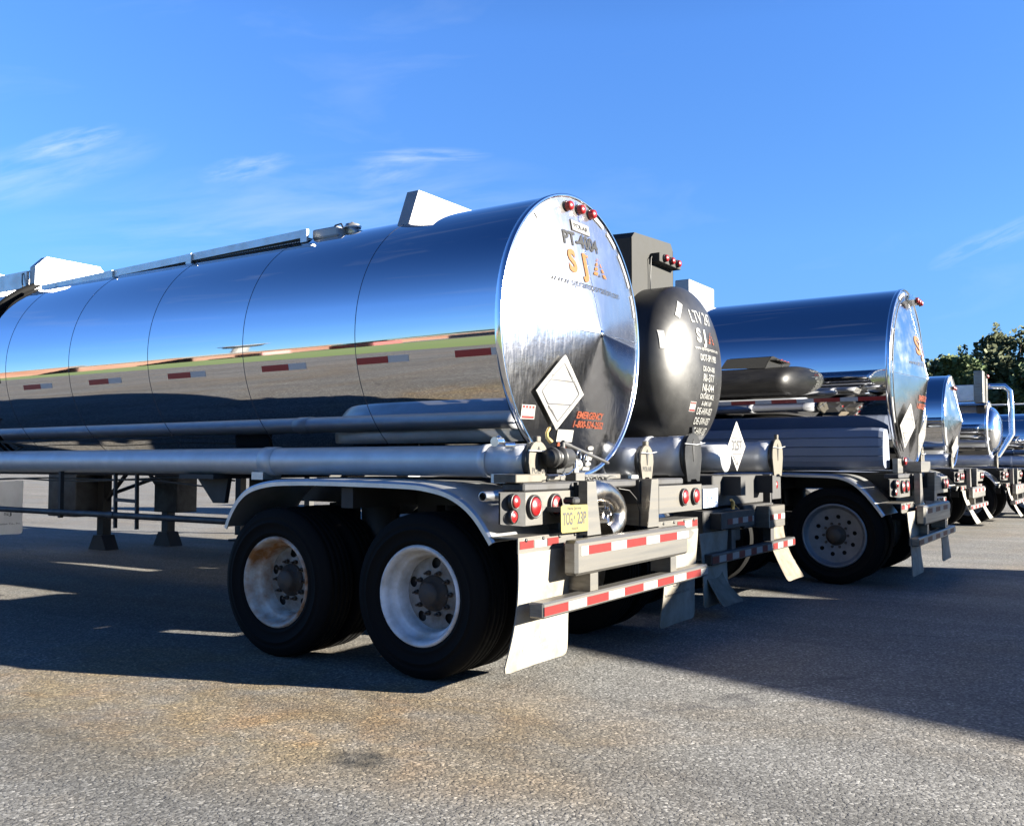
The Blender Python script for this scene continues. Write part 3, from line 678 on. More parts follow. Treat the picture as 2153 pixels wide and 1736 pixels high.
def rear_frame(T, P):
    """lights, plate, brackets, bumpers and flaps at the tail; all in the trailer's own metres"""
    xp = P.get('xp', 0.70)
    # cross member, light panel
    b = MB(); b.box(xp-0.16, xp-0.004, -1.10, 1.24, 1.145, 1.195, 0.01); b.build('cross_member', M['darkalu'], T)
    L = MB(); L.box(xp-0.012, xp, -1.095, -0.30, 0.945, 1.143, 0.003); Q = MB(); Q.add([(xp, -1.096, 0.945), (xp, -1.096, 1.143), (xp-0.07, -1.25, 1.146), (xp-0.07, -1.25, 0.962)], [(0, 1, 2, 3)])
    Q.add([(xp-0.012, -1.095, 0.945), (xp-0.012, -1.095, 1.143), (xp-0.082, -1.25, 1.146), (xp-0.082, -1.25, 0.962)], [(0, 1, 2, 3)])
    lp = L.build('light_panel', M['alu_plate'], T); Q.build('marker_panel', M['panel_dull'], T)
    for y in (-1.013, -0.772): round_light(T, xp, y, 1.057 if y < -0.9 else 1.058, 0.070)
    d = MB(); h1 = round_light(T, xp-0.035, -1.178, 1.090, 0.047, name='marker_light', depth=0.035)
    h1 = round_light(T, xp-0.035, -1.178, 1.005, 0.036, ring=False, name='marker_light', depth=0.006)
    xr = P.get('xr', 0.80)
    R_ = MB(); R_.box(xr-0.012, xr, 0.55, 1.36, 0.945, 1.147, 0.003); R_.build('light_panel', M['alu_plate'], T)
    for y in (0.98, 1.20): round_light(T, xr, y, 1.055, 0.066)
    # stanchions: a tapered face plate with a deep web running forward
    for s in (-1, 1):
        w = MB()
        face = [(s*0.50, 1.197), (s*0.43, 1.197), (s*0.352, 0.862), (s*0.53, 0.862)] 
        w.prism([(0.532*s, 1.197), (0.42*s, 1.197), (0.352*s, 0.860), (0.532*s, 0.860)], lambda u, v: (0.797, u, v), lambda u, v: (0.803, u, v))
        w.prism([(0.53, 1.20), (0.797, 1.20), (0.797, 0.862), (0.53, 0.872)], lambda u, v: (u, s*0.425, v), lambda u, v: (u, s*0.419, v))
        w.prism([(0.74, 1.20), (0.797, 1.20), (0.797, 0.862), (0.74, 0.865)], lambda u, v: (u, s*0.53, v), lambda u, v: (u, s*0.524, v))
        w.build('stanchion', M['alu_plate'], T)
    # bumpers
    def bar(name, x0, x1, y, z0, z1, bev):
        q = MB().box(x0, x1, -y, y, z0, z1, bev); return q.build(name, M['alu_plate'], T)
    ub = bar('upper_bumper', 0.80, 0.90, 0.84, 0.645, 0.853, 0.018)
    lb = bar('lower_bumper', 0.80, 0.90, 1.222, 0.447, 0.535, 0.010)
    quad_tape(ub, lambda u, v, d: (0.90+d, u, v), P.get('ubt') or [(-0.79, -0.70, 0.762, 0.818, M['whitetape'])] + alt_tape(-0.70, 0.838, 0.764, 0.816, 0.30, 0.215))
    quad_tape(lb, lambda u, v, d: (0.90+d, u, v), alt_tape(-1.215, 1.215, 0.462, 0.512, 0.285, 0.22, first=0.27))
    p = MB()
    for s in (-1, 1): MB().box(0.73, 0.885, s*0.60-0.05, s*0.60+0.05, 0.537, 0.643).build('bumper_post', M['alu_plate'], T)
    # brackets over the flaps
    for s, x in ((-1, 0.735), (1, 0.79)):
        y0, y1 = (-1.225, -0.47) if s < 0 else (0.56, 1.295)
        k = MB(); k.box(x-0.22, x, y0, y1, 0.880, 0.888); k.box(x-0.008, x, y0, y1, 0.800, 0.8795)
        k.add([(x-0.006, y0, 0.80), (x-0.006, y1, 0.80), (x-0.002, y1-0.12, 0.735), (x-0.002, y0+0.22, 0.75)], [(0, 1, 2, 3)])
        k.build('flap_bracket', M['alu_plate'], T)
        z0 = 0.822
        tp = [(y0+0.015, y0+0.165, z0, z0+0.045, M['redtape']), (y0+0.175, y0+0.31, z0, z0+0.042, M['whitetape']), (y0+0.32, y0+0.45, z0, z0+0.045, M['redtape'])] if s < 0 else \
             [(y1-0.12, y1-0.01, z0, z0+0.05, M['redtape']), (y1-0.26, y1-0.12, z0, z0+0.05, M['whitetape']), (y1-0.40, y1-0.26, z0, z0+0.05, M['redtape'])]
        quad_tape(T, lambda u, v, d, x=x: (x+d, u, v), tp)
        for q in range(4): MB().lathe([(x-0.001, 0.012), (x+0.008, 0.010), (x+0.009, 0)], (0, y0+0.08+q*0.19, 0.872 if s > 0 else 0.870), 'x', 8).build('bolt', M['cast'], T)

def trailer_common(T, P):
    r, zc, xh, d = P['r'], P['zc'], P['xh'], P['d']
    x0 = P.get('x0', -12.0)
    tk = tank_shell(T, x0, xh, r, zc, M['mirror'], P['seams'])
    f = cone_map(xh, r, zc, d)
    # cone head with a faint fold along the panel joints
    b = MB(); n = 120; rings = [0, 0.03, 0.1, 0.2, 0.35, 0.5, 0.65, 0.8, 0.9, 0.985]
    vs = [(xh+d, 0, zc)]
    for q in rings[1:]:
        for k in range(n):
            a = 2*PI*k/n
            x = xh + d*(1-q) + P.get('fold', 0.0)*q*(1-q)*3*(abs(math.cos(2.5*(a-PI/2)))-0.6)
            vs.append((x, r*q*math.cos(a), zc+r*q*math.sin(a)))
    fs = [(0, 1+k, 1+(k+1) % n) for k in range(n)]
    for i in range(len(rings)-2):
        for k in range(n): fs.append((1+i*n+k, 1+(i+1)*n+k, 1+(i+1)*n+(k+1) % n, 1+i*n+(k+1) % n))
    b.add(vs, fs, True)
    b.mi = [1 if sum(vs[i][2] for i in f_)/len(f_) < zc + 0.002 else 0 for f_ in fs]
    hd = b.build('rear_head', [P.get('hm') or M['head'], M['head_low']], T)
    sm = MB()
    for a in [math.radians(q) for q in P.get('joints', (92, 179, 3))]:
        pts = [(xh + d*(1-q) + 0.004 + P.get('fold', 0.0)*q*(1-q)*3*0.4, r*q*math.cos(a), zc+r*q*math.sin(a)) for q in (0.02, 0.2, 0.4, 0.6, 0.8, 0.97)]
        sm.tube(pts, 0.0022, 6)
    sm.lathe([(xh+d-0.01, 0.03), (xh+d+0.004, 0.022), (xh+d+0.008, 0.0)], (0, 0, zc), 'x', 16)
    sm.build('panel_seam', M['trim'], hd)
    return tk, hd, (lambda y, z, o=0.002: f(y, z, o+0.0005))

def side_tape(tk, r, zc, zs, segs):
    a = math.asin((zs-zc)/r)
    def f(u, v, dd): 
        t = a + v/r; return (u, -(r+dd)*math.cos(t), zc+(r+dd)*math.sin(t))
    for (u0, u1, m) in segs:
        b = MB(); vs = []
        for v in (-0.022, 0.0, 0.022):
            for u in (u0, u1): vs.append(f(u, v, 0.003))
        for v in (-0.0225, 0.0225):
            for u in (u0, u1): vs.append(f(u, v, 0.0))
        b.add(vs, [(0, 1, 3, 2), (2, 3, 5, 4), (6, 7, 1, 0), (4, 5, 9, 8), (0, 2, 4, 8, 6), (1, 3, 5, 9, 7)])
        b.build('reflective_tape', m, tk)

GROUP = 'tank trailers parked side by side in the yard'
# ================================================================== trailer 1: the near mirror-polished tanker
T1 = empty('tank_trailer', (0, 0, 0))
tag(T1, 'nearest mirror polished tank trailer, its rear head lettered PT-4004, with a yellow TCG 23P plate', 'tank trailer', GROUP)
r1, zc1, xh1, d1 = 0.9704, 2.1958, 0.4346, 0.20
tk1, hd1, cf = trailer_common(T1, dict(r=r1, zc=zc1, xh=xh1, d=d1, seams=(-0.75, -1.87, -3.0, -4.1, -5.11), x0=-12.5))
side_tape(tk1, r1, zc1, 2.0, [q for u in (0.085, -0.745, -1.68, -2.76, -3.82, -4.83, -5.86, -6.9, -7.9, -9.0) for q in ((u, u+0.275, M['redtape_shade']), (u+0.278, min(u+0.45, 0.40), M['whitetape_shade']))])
# top lights, maker's plate, lettering on the cone
for y, z in ((-0.178, 3.070), (-0.012, 3.080), (0.160, 3.085)):
    p = cf(y, z, 0.0); round_light(T1, p[0]-0.01, y, z, 0.034, ring=False, name='marker_light', depth=0.045)
b = MB().prism([(-0.16, 2.905), (0.09, 2.905), (0.09, 2.985), (-0.16, 2.985)], lambda u, v: cf(u, v, 0.001), lambda u, v: cf(u, v, 0.005))
mp_ = b.build('maker_plate', M['ink'], hd1)
b = MB().prism([(-0.154, 2.911), (0.084, 2.911), (0.084, 2.979), (-0.154, 2.979)], lambda u, v: cf(u, v, 0.0055), lambda u, v: cf(u, v, 0.006)); b.build('plate_face', M['white'], mp_)
b = MB(); lettering(b, 'POLAR', -0.035, 2.928, 0.034, 0.20, lambda u, v: cf(u, v, 0.0075), 0.015); b.build('lettering', M['grey_letters'], mp_)
b = MB(); lettering(b, 'PT-4004', -0.05, 2.797, 0.092, 0.48, lambda u, v: cf(u, v+0.02*(u+0.05)), 0.03); b.build('unit_number', M['grey_letters'], hd1)
b = MB(); lettering(b, 'S', -0.225, 2.605, 0.145, 0.095, cf, 0.045); lettering(b, 'J', -0.08, 2.605, 0.145, 0.075, cf, 0.045)
b.box(0, 0, 0, 0, 0, 0) if False else None
b.add([cf(-0.085, 2.75), cf(-0.005, 2.75), cf(-0.005, 2.733), cf(-0.085, 2.733)], [(0, 1, 2, 3)])
mountain_logo(b, 0.04, 2.625, 0.22, 0.145, cf); b.build('company_logo', M['orange'], hd1)
MB().add([cf(0.12, 2.62), cf(0.15, 2.62), cf(0.135, 2.645)], [(0, 1, 2)]).build('logo_mark', M['grey_letters'], hd1)
b = MB(); lettering(b, 'www.sjtransportation.com', 0.0, 2.500, 0.050, 1.00, lambda u, v: cf(u, v+0.05*u*u+0.01*u), 0.0); b.build('web_address', M['grey_letters'], hd1)
# reflective white tape round the head's edge
for a0, a1 in ((108, 128), (132, 150), (66, 76), (52, 62), (30, 48), (15, 26)):
    vs = []; n = 8
    for i in range(n+1):
        a = math.radians(a0+(a1-a0)*i/n)
        for q in (0.925, 0.965): vs.append(cf(r1*q*math.cos(a), zc1+r1*q*math.sin(a), 0.003))
    MB().add(vs, [(2*i, 2*i+1, 2*i+3, 2*i+2) for i in range(n)]).build('edge_tape', M['whitetape'], hd1)
diamond(T1, 0, -0.405, 1.772, 0.50, 0.49, fm=lambda u, v, dd: cf(u, v, dd+0.02), thick=0.008)
inspection_sticker(hd1, cf, -0.742, -0.614, 1.59, 1.68)
b = MB(); lettering(b, 'EMERGENCY', 0.035, 1.615, 0.045, 0.38, lambda u, v: cf(u, v), 0.03, 0.2); lettering(b, '1-800-524-2552', 0.035, 1.553, 0.045, 0.43, lambda u, v: cf(u, v), 0.025, 0.2); b.build('emergency_number', M['orange_red'], hd1)
b = MB().prism([(-0.353, 1.453), (-0.166, 1.453), (-0.166, 1.533), (-0.353, 1.533)], lambda u, v: cf(u, v, 0.001), lambda u, v: cf(u, v, 0.004)); b.build('document_label', M['white'], hd1)
b = MB().prism([(-0.33, 1.39), (-0.22, 1.39), (-0.22, 1.448), (-0.33, 1.448)], lambda u, v: cf(u, v, 0.001), lambda u, v: cf(u, v, 0.003)); b.build('warning_label', M['orange_red'], hd1)
b = MB()
for zc_ in (1.415, 1.305):
    b.add([cf(0.115+0.045*math.cos(k*PI/8), zc_+0.015*math.sin(k*PI/8), 0.004) for k in range(16)], [tuple(range(16))])
b.add([cf(0.07, 1.33), cf(0.16, 1.33), cf(0.16, 1.388), cf(0.07, 1.388)], [(0, 1, 2, 3)]); b.add([cf(0.05, 1.262), cf(0.15, 1.262), cf(0.15, 1.283), cf(0.05, 1.283)], [(0, 1, 2, 3)])
b.build('round_label', M['white'], hd1)
# head foot: skirt plate the head stands on
b = MB(); b.box(xh1-0.05, xh1+0.06, -0.55, 0.55, 1.195, 1.235, 0.006); b.build('head_skirt', M['alu_plate'], T1)

# overturn boxes across the top
def top_box(T, x, yt, yb, zt, zb, th, m, chamfer=0.0, lean=0.0):
    pl = [(-yb, zb), (-yt-(0.0 if not chamfer else chamfer), zt-chamfer), (-yt, zt), (yt, zt), (yt+(chamfer or 0.0), zt-chamfer), (yb, zb)] if chamfer else [(-yb, zb), (-yt, zt), (yt, zt), (yb, zb)]
    o = MB().prism(pl, lambda u, v: (x-th + lean*(v-zb), u, v), lambda u, v: (x + lean*(v-zb), u, v)); return o.build('overturn_guard', m, T)
top_box(T1, -0.70, 0.35, 0.51, 3.325, 2.93, 0.11, M['bright'])
top_box(T1, -5.62, 0.30, 0.42, 3.425, 2.96, 0.10, M['bright'], 0.115)
top_box(T1, -6.9, 0.35, 0.45, 3.42, 2.96, 0.30, M['bright'], 0.10)
b = MB(); b.add([(-0.69, -0.50, 2.985), (-0.69, 0.5, 3.03), (-0.30, 0.30, 3.125), (-0.42, -0.36, 3.105)], [(0, 1, 2, 3)])
# side rail + perforated walkway
def railz(x): return 3.148 - 0.018*(-1.7-x)
b = MB(); n = 8
for (y, yo) in ((-0.475, -0.455), ):
    xs = [-1.72, -5.40]
    vs = []
    for x in xs: vs += [(x, y, railz(x)), (x, y, railz(x)-0.062), (x, yo, railz(x)-0.062), (x, yo, railz(x))]
    b.add(vs, [(0, 1, 5, 4), (1, 2, 6, 5), (2, 3, 7, 6), (3, 0, 4, 7), (0, 1, 2, 3), (4, 5, 6, 7)])
b.build('walkway_rail', M['alu'], T1)
b = MB(); b.add([(-1.76, -0.452, railz(-1.7)-0.055), (-5.3, -0.452, railz(-5.3)-0.050), (-5.3, -0.36, 3.085), (-1.76, -0.36, 3.098)], [(0, 1, 2, 3)])
b.add([(-1.76, -0.452, railz(-1.7)-0.063), (-5.3, -0.452, railz(-5.3)-0.063), (-5.3, -0.470, 3.030), (-1.76, -0.475, 3.048)], [(0, 1, 2, 3)]); b.build('walkway_grating', M['grating'], T1)
b = MB()
for x in (-1.74, -3.13, -4.25): b.box(x-0.035, x+0.035, -0.492, -0.476, railz(x)-0.105, railz(x)-0.005)
b.build('rail_post', M['alu'], T1)
b = MB(); b.box(-5.40, -5.15, -0.478, -0.44, 3.035, 3.08); b.build('rail_end', M['alu'], T1)
b = MB(); b.box(-9.0, -5.74, -0.44, -0.41, 3.10, 3.27); b.build('spill_dam', M['alu'], T1)
b = MB(); b.box(-1.72, -1.45, -0.42, 0.42, 3.075, 3.15, 0.01); b.build('manway_box', M['bright'], T1)
# vent fitting on top
b = MB(); vx, vy, vz = -1.42, -0.28, 3.10
b.lathe([(vz, 0.05), (vz+0.05, 0.05), (vz+0.05, 0.068), (vz+0.062, 0.068), (vz+0.062, 0.055), (vz+0.082, 0.055), (vz+0.086, 0.02), (vz+0.10, 0.012), (vz+0.10, 0)], (vx, vy, 0), 'z', 24)
b.box(vx-0.085, vx+0.085, vy-0.012, vy+0.012, vz+0.05, vz+0.062); b.build('pressure_vent', M['alu'], T1)
b = MB().tube([(-1.75, -0.30, 3.12), (-1.66, -0.29, 3.14), (-1.60, -0.28, 3.20), (-1.54, -0.28, 3.205), (-1.50, -0.28, 3.14), (-1.49, -0.28, 3.10)], 0.007, 6); b.build('vent_hose', M['cast'], T1)
# hose over the shell at the far left and its thin cable
b = MB(); xb = -5.66
b.tube([(xb+0.01*math.sin(k), (r1+0.022)*math.cos(a), zc1+(r1+0.022)*math.sin(a)) for k, a in enumerate([math.radians(q) for q in range(110, 236, 5)])], [0.040-0.0011*k for k in range(26)], 10)
b.build('roof_hose', M['rubber'], T1)
b = MB().tube([(xb+0.2812*math.sin(k*1.3), (r1+0.006)*math.cos(a), zc1+(r1+0.006)*math.sin(a)) for k, a in enumerate([math.radians(q) for q in range(185, 236, 4)])], 0.008, 6)
a = math.radians(186); b.box(xb+0.22, xb+0.36, (r1+0.05)*math.cos(a), (r1-0.01)*math.cos(a), 2.05, 2.14); b.build('side_cable', M['cast'], T1)
b = MB().tube([(-5.72, -0.36, 3.30), (-5.80, -0.45, 3.24), (-5.78, -0.46, 3.15), (-5.74, -0.47, 3.08), (-5.80, -0.52, 3.02)], 0.007, 6); b.build('roof_cable', M['cast'], T1)

running_gear(T1, rimmats=(M['rim'], M['rim_rust']))
rear_frame(T1, {})
# licence plate
lpl = MB().prism([(-0.862, 0.905), (-0.850, 0.895), (-0.54, 0.891), (-0.528, 0.90), (-0.532, 1.045), (-0.545, 1.055), (-0.85, 1.060), (-0.865, 1.050)], lambda u, v: (0.803, u, v), lambda u, v: (0.806, u, v)).build('license_plate', M['yellow'], T1)
b = MB(); fp = lambda u, v: (0.8075, u, v)
lettering(b, 'TCG', -0.785, 0.942, 0.072, 0.115, fp, 0.02); lettering(b, '23P', -0.61, 0.942, 0.072, 0.115, fp, 0.02)
b.add([fp(-0.707, 0.972), fp(-0.697, 0.972), fp(-0.700, 0.995), fp(-0.709, 0.992)], [(0, 1, 2, 3)])
lettering(b, 'New Jersey', -0.70, 1.030, 0.018, 0.17, fp, 0.0); lettering(b, 'TRAILER', -0.70, 0.909, 0.014, 0.085, fp, 0.0)
b.build('lettering', M['ink'], lpl)
b = MB().box(0.70, 0.80, -0.86, -0.72, 1.02, 1.05); b.build('plate_bracket', M['darkalu'], T1)
b = MB().box(0.745, 0.83, -0.745, -0.665, 1.062, 1.105, 0.012); b.build('plate_lamp', M['cast'], T1)
# hose tubes with caps
hose_tube(T1, -12.0, 0.63, -0.83, 1.325, 0.0985, M['tube'], M['tube_cap'], rings=(0.26,), taper_x=-1.72, r0=0.0985, word='POLAR', end_r=0.105)
MB().lathe([(-1.75, 0.100), (-1.745, 0.106), (-1.62, 0.106), (-1.615, 0.100)], (0, -0.83, 1.325), 'x', 40).build('tube_joint', M['tube'], T1)
hose_tube(T1, -12.0, 0.61, 0.76, 1.325, 0.0985, M['tube'], M['tube_cap'], rings=(0.26,), word='POLAR', end_r=0.105)
# support arms under tubes
b = MB()
for x in (-1.75, 0.40):
    for s in (-1, 1): MB().box(x-0.06, x+0.06, s*0.83-0.09, s*0.83+0.09, 1.19, 1.245).build('tube_cradle', M['alu'], T1)
for (y_, z_, sg, ph_) in ((-0.62, 1.19, 0.045, 0.3), (-0.70, 1.18, 0.07, 1.7)):
    MB().tube([(-6.5+0.06*i, y_+0.015*math.sin(i*0.21), z_-sg*(0.5+0.5*math.sin(i*0.13+ph_)*math.cos(i*0.047))) for i in range(70)], 0.008, 6).build('air_line', M['cast'], T1)
b = MB().box(0.50, 0.66, -1.13, -0.84, 1.197, 1.245, 0.004); b.build('step_plate', M['tube_cap'], T1)
b = MB().lathe([(-1.24, 0.024), (-1.24, 0.030), (-1.09, 0.030), (-1.09, 0.034), (-0.98, 0.034)], (0.50, 0, 1.118), 'y', 20); b.build('fender_pipe', M['alu'], T1)
# discharge valve and lever
VX = 0.70
b = MB(); b.lathe([(-0.83, 0.0), (-0.83, 0.05), (-0.80, 0.052), (-0.80, 0.062), (-0.78, 0.062), (-0.78, 0.05), (-0.72, 0.05), (-0.72, 0.07), (-0.70, 0.07), (-0.695, 0.062), (-0.60, 0.062), (-0.595, 0.045), (-0.56, 0.04), (-0.56, 0)], (VX, 0, 1.345), 'y', 24)
b.build('valve_body', M['cast'], T1)
b = MB(); b.tube([(VX, -0.66, 1.435), (VX+0.01, -0.58, 1.418)], [0.020, 0.016], 8); b.tube([(VX+0.01, -0.58, 1.418), (VX+0.03, -0.22, 1.335), (VX+0.035, -0.12, 1.312)], 0.0115, 10); b.tube([(VX, -0.66, 1.44), (VX, -0.665, 1.37)], 0.018, 8)
b.build('valve_lever', M['darkalu'], T1)
b = MB().box(0.60, 0.70, -0.73, -0.53, 1.252, 1.318); b.build('valve_box', M['cast'], T1)
b = MB().box(0.62, 0.71, -0.525, -0.47, 1.25, 1.33, 0.003); b.lathe([(-0.52, 0.04), (-0.44, 0.04), (-0.42, 0.03), (-0.42, 0)], (0.68, 0, 1.30), 'y', 16); b.build('valve_bracket', M['white'], T1)
b = MB()
for yy, zz in ((-0.56, 1.36), (-0.47, 1.335)): b.tube([(0.76, yy+0.026*math.cos(k*PI/6), zz+0.030*math.sin(k*PI/6)) for k in range(12)], 0.003, 5, closed=True)
b.tube([(0.75, -0.58, 1.33), (0.765, -0.62, 1.28), (0.765, -0.70, 1.245), (0.75, -0.78, 1.235)], 0.004, 5); b.build('pull_ring', M['trim'], T1)
b = MB().box(0.58, 0.66, -0.42, -0.30, 1.192, 1.25, 0.003); b.box(0.50, 0.56, -0.60, -0.44, 1.196, 1.24, 0.01); b.build('mount_block', M['alu_plate'], T1)
b = MB(); b.tube([(0.62, -0.66, 1.44), (0.60, -0.68, 1.47), (0.585, -0.66, 1.50), (0.58, -0.62, 1.53)], [0.016, 0.012, 0.010, 0.012], 8); b.build('vent_spout', M['brass'], T1)
b = MB().tube([(0.42, -1.0, 1.44), (0.42, -0.93, 1.44)], 0.030, 16); b.tube([(0.36, -0.90, 1.435), (0.36, -0.86, 1.47)], 0.018, 10); b.tube([(0.46, -0.95, 1.42), (0.50, -0.90, 1.42)], 0.020, 10); b.build('air_fitting', M['trim'], T1)
# elbow pipe between the stanchions
el = [(-0.30, 1.10), (-0.18, 1.125), (-0.06, 1.118), (0.035, 1.088), (0.105, 1.04), (0.138, 0.985), (0.128, 0.93), (0.085, 0.885), (0.02, 0.855), (-0.06, 0.84)]
b = MB(); b.tube([(0.655+0.01*i/9, y, z) for i, (y, z) in enumerate(el)], 0.078, 24)
b.tube([(0.655, 0.133-0.002, 0.975), (0.655, 0.138, 0.985), (0.655, 0.138, 0.992)], 0.0805, 24); b.build('discharge_elbow', M['steelpipe'], T1)
b = MB(); 
for i, (y, z, q) in enumerate(((-0.12, 1.03, 0.03), (-0.06, 1.0, 0.022), (-0.14, 0.96, 0.028), (-0.07, 0.93, 0.03), (-0.03, 0.97, 0.018))): b.tube([(0.60, y, z), (0.70, y+0.02, z+0.005)], q, 8)
b.box(0.60, 0.69, -0.15, -0.02, 0.945, 0.958); b.build('manifold_clamp', M['trim'], T1)
b = MB()
for k in range(14):
    a0 = random.random()*6; pts = [(0.60+0.05*math.sin(a0+q), -0.30+0.04*k*0.6+0.05*q, 1.205+0.025*math.sin(2*a0+1.7*q)) for q in range(4)]
    b.tube(pts, 0.005, 5)
b.build('wire_bundle', M['cast'], T1)
b = MB().tube([(0.66, 0.18, 1.135), (0.70, 0.27, 1.12), (0.71, 0.36, 1.06), (0.71, 0.41, 0.97), (0.71, 0.405, 0.87)], 0.004, 6); b.build('loose_wire', M['cast'], T1)
flap(T1, 0.745, -1.235, -0.635, 0.125, 0.80, M['flap'], curl=-0.075, bottom_wider=0.13,
     lines=[('S.J.T.', 0.52, 0.265, 0.045, 0.30, M['ink_grey']), ('Transportation', 0.45, 0.165, 0.035, 0.62, M['ink_grey'])])
flap(T1, 0.775, 0.68, 1.30, 0.10, 0.80, M['flap'], curl=-0.04, bottom_wider=0.06,
     lines=[('SJ', 0.40, 0.42, 0.06, 0.25, M['ink']), ('Transportation Co., Inc.', 0.42, 0.33, 0.030, 0.80, M['ink'])])
# under the belly: long pipe, ladder, straps, landing gear
b = MB().tube([(-9, -0.92, 0.895), (-1.90, -0.92, 0.872)], 0.026, 14); b.tube([(-3.55, -0.92, 0.8775), (-3.46, -0.92, 0.8772)], 0.031, 14); b.build('belly_pipe', M['darkalu'], T1)
b = MB(); b.beam((-4.28, -0.90, 1.24), (-4.28, -0.90, 0.83), 0.035, 0.03); b.build('hanger_strap', M['dark'], T1)
b = MB()
for x in (-3.64, -3.345): b.beam((x, -0.80, 1.24), (x+0.01, -0.80, 0.757), 0.028, 0.02)
for z in (1.0, ): b.beam((-3.64, -0.80, z), (-3.345, -0.80, z-0.01), 0.02, 0.028)
b.build('ladder', M['darkalu'], T1)
b = MB(); 
for y in (-0.45, 0.45):
    b.box(-11.5, -2.25, y-0.04, y+0.04, 1.20, 1.30)
b.box(-2.6, -2.2, -0.95, 0.95, 1.19, 1.225)
b.prism([(-2.62, 1.24), (-2.20, 1.24), (-2.25, 1.0), (-2.38, 1.0)], lambda u, v: (u, -0.80, v), lambda u, v: (u, -0.76, v))
b.build('belly_rail', M['dark'], T1)
b = MB()
for y in (-0.8, 0.8):
    b.box(-9.95, -9.82, y-0.06, y+0.06, 0.10, 1.28); b.box(-10.03, -9.74, y-0.13, y+0.13, 0.0, 0.03)
b.beam((-9.88, -0.8, 0.7), (-9.88, 0.8, 0.7), 0.05); b.build('landing_gear', M['dark'], T1)

# ================================================================== trailer 2: the black tank
T2 = empty('tank_trailer', (0, 3.0, 0))
tag(T2, 'matt black tank trailer with white LTV 247 lettering, second in the row', 'tank trailer', GROUP)
r2, zc2, xh2, d2 = 0.82, 2.24, -0.09, 0.33
b = MB(); b.lathe([(-11.6, 0), (-11.5, 0.5), (-11.3, r2)] + [(-11.0+i*(xh2+11.0)/10, r2) for i in range(11)], (0, 0, zc2), 'x', 96); tk2 = b.build('tank', M['blacktank'], T2)
b = MB(); b.lathe([(xh2 + d2*math.sin(a), r2*math.cos(a)) for a in [PI/2*i/24 for i in range(25)]], (0, 0, zc2), 'x', 96); hd2 = b.build('rear_head', M['blacktank'], T2)
def ef(y, z, o=0.003):
    q = math.sqrt(max(0.0, 1-(y*y+(z-zc2)**2)/(r2*r2))); return (xh2 + d2*q + o, y, z)
def ef2(y, z, o=0.007): return ef(y, z+zc2, o)
b = MB(); lettering(b, 'LTV 247', -0.05, 0.42, 0.125, 0.46, ef2, 0.0); lettering(b, 'www.sjtransportation.com', -0.02, 0.158, 0.034, 0.56, ef2, 0.0)
for s, z, h, w in (('DOT-SP11983', 0.055, 0.062, 0.38), ('DE-OH-085', -0.045, 0.048, 0.28), ('RI-377', -0.142, 0.072, 0.26), ('NJ-044', -0.238, 0.072, 0.28), ('ONTARIO MOE', -0.312, 0.050, 0.34), ('A-841169', -0.378, 0.046, 0.24), ('DE-HW-057', -0.462, 0.066, 0.36), ('DE-SW-057', -0.556, 0.066, 0.36), ('CT-HW-107', -0.655, 0.070, 0.38)):
    lettering(b, s, -0.02 + 0.0, z, h, w, ef2, 0.004)
lettering(b, 'S', -0.20, 0.235, 0.125, 0.085, ef2, 0.04); lettering(b, 'J', -0.085, 0.235, 0.125, 0.07, ef2, 0.04)
b.build('lettering', M['white_letters'], hd2)
b = MB(); mountain_logo(b, 0.0, 0.235, 0.16, 0.125, ef2); b.build('company_logo', M['orange_red'], hd2)
inspection_sticker(hd2, lambda u, v, o=0.003: ef2(u, v, o), -0.335, -0.235, -0.44, -0.345)
for (c0, c1) in (((-0.50, 0.60), (-0.36, 0.42)), ):
    pass
def strip_on(f, p, q, w, m):
    p, q = Vector(p), Vector(q); d = (q-p).normalized(); n_ = Vector((-d.y, d.x))*w/2; vs = []
    for i in range(7):
        c = p.lerp(q, i/6); vs += [f(c.x+n_.x, c.y+n_.y), f(c.x-n_.x, c.y-n_.y)]
    MB().add(vs, [(2*i, 2*i+1, 2*i+3, 2*i+2) for i in range(6)], True).build('reflective_tape', m, hd2)
strip_on(ef2, (-0.36, 0.60), (-0.48, 0.45), 0.055, M['whitetape']); strip_on(ef2, (-0.70, 0.30), (-0.715, 0.13), 0.05, M['whitetape'])
# tall light box plate
b = MB(); X = -0.35
b.prism([(-0.50, 2.87), (-0.50, 3.50), (-0.43, 3.565), (0.44, 3.62), (0.50, 3.55), (0.50, 2.90)], lambda u, v: (X-0.006, u, v), lambda u, v: (X, u, v))
b.prism([(X-0.62, 2.98), (X-0.62, 3.50), (X, 3.50), (X, 2.92)], lambda u, v: (u, -0.50, v), lambda u, v: (u, -0.494, v))
b.prism([(X-0.62, 3.50), (X, 3.50), (X, 3.50), (X-0.62, 3.52)], lambda u, v: (u, -0.50, v), lambda u, v: (u, -0.43, v+0.065))
b.prism([(X-0.62, 2.98), (X-0.62, 3.55), (X, 3.55), (X, 2.92)], lambda u, v: (u, 0.50, v), lambda u, v: (u, 0.494, v))
b.add([(X-0.62, -0.43, 3.565), (X, -0.43, 3.565), (X, 0.44, 3.62), (X-0.62, 0.44, 3.62)], [(0, 1, 2, 3)])
b.build('overturn_guard', M['greypanel'], T2)
b = MB().box(X, X+0.10, -0.065, 0.47, 3.335, 3.425, 0.004); lbx = b.build('light_box', M['greypanel'], T2)
for y in (0.05, 0.21, 0.37): round_light(T2, X+0.10, y, 3.382, 0.036, ring=False, name='marker_light', depth=0.03)
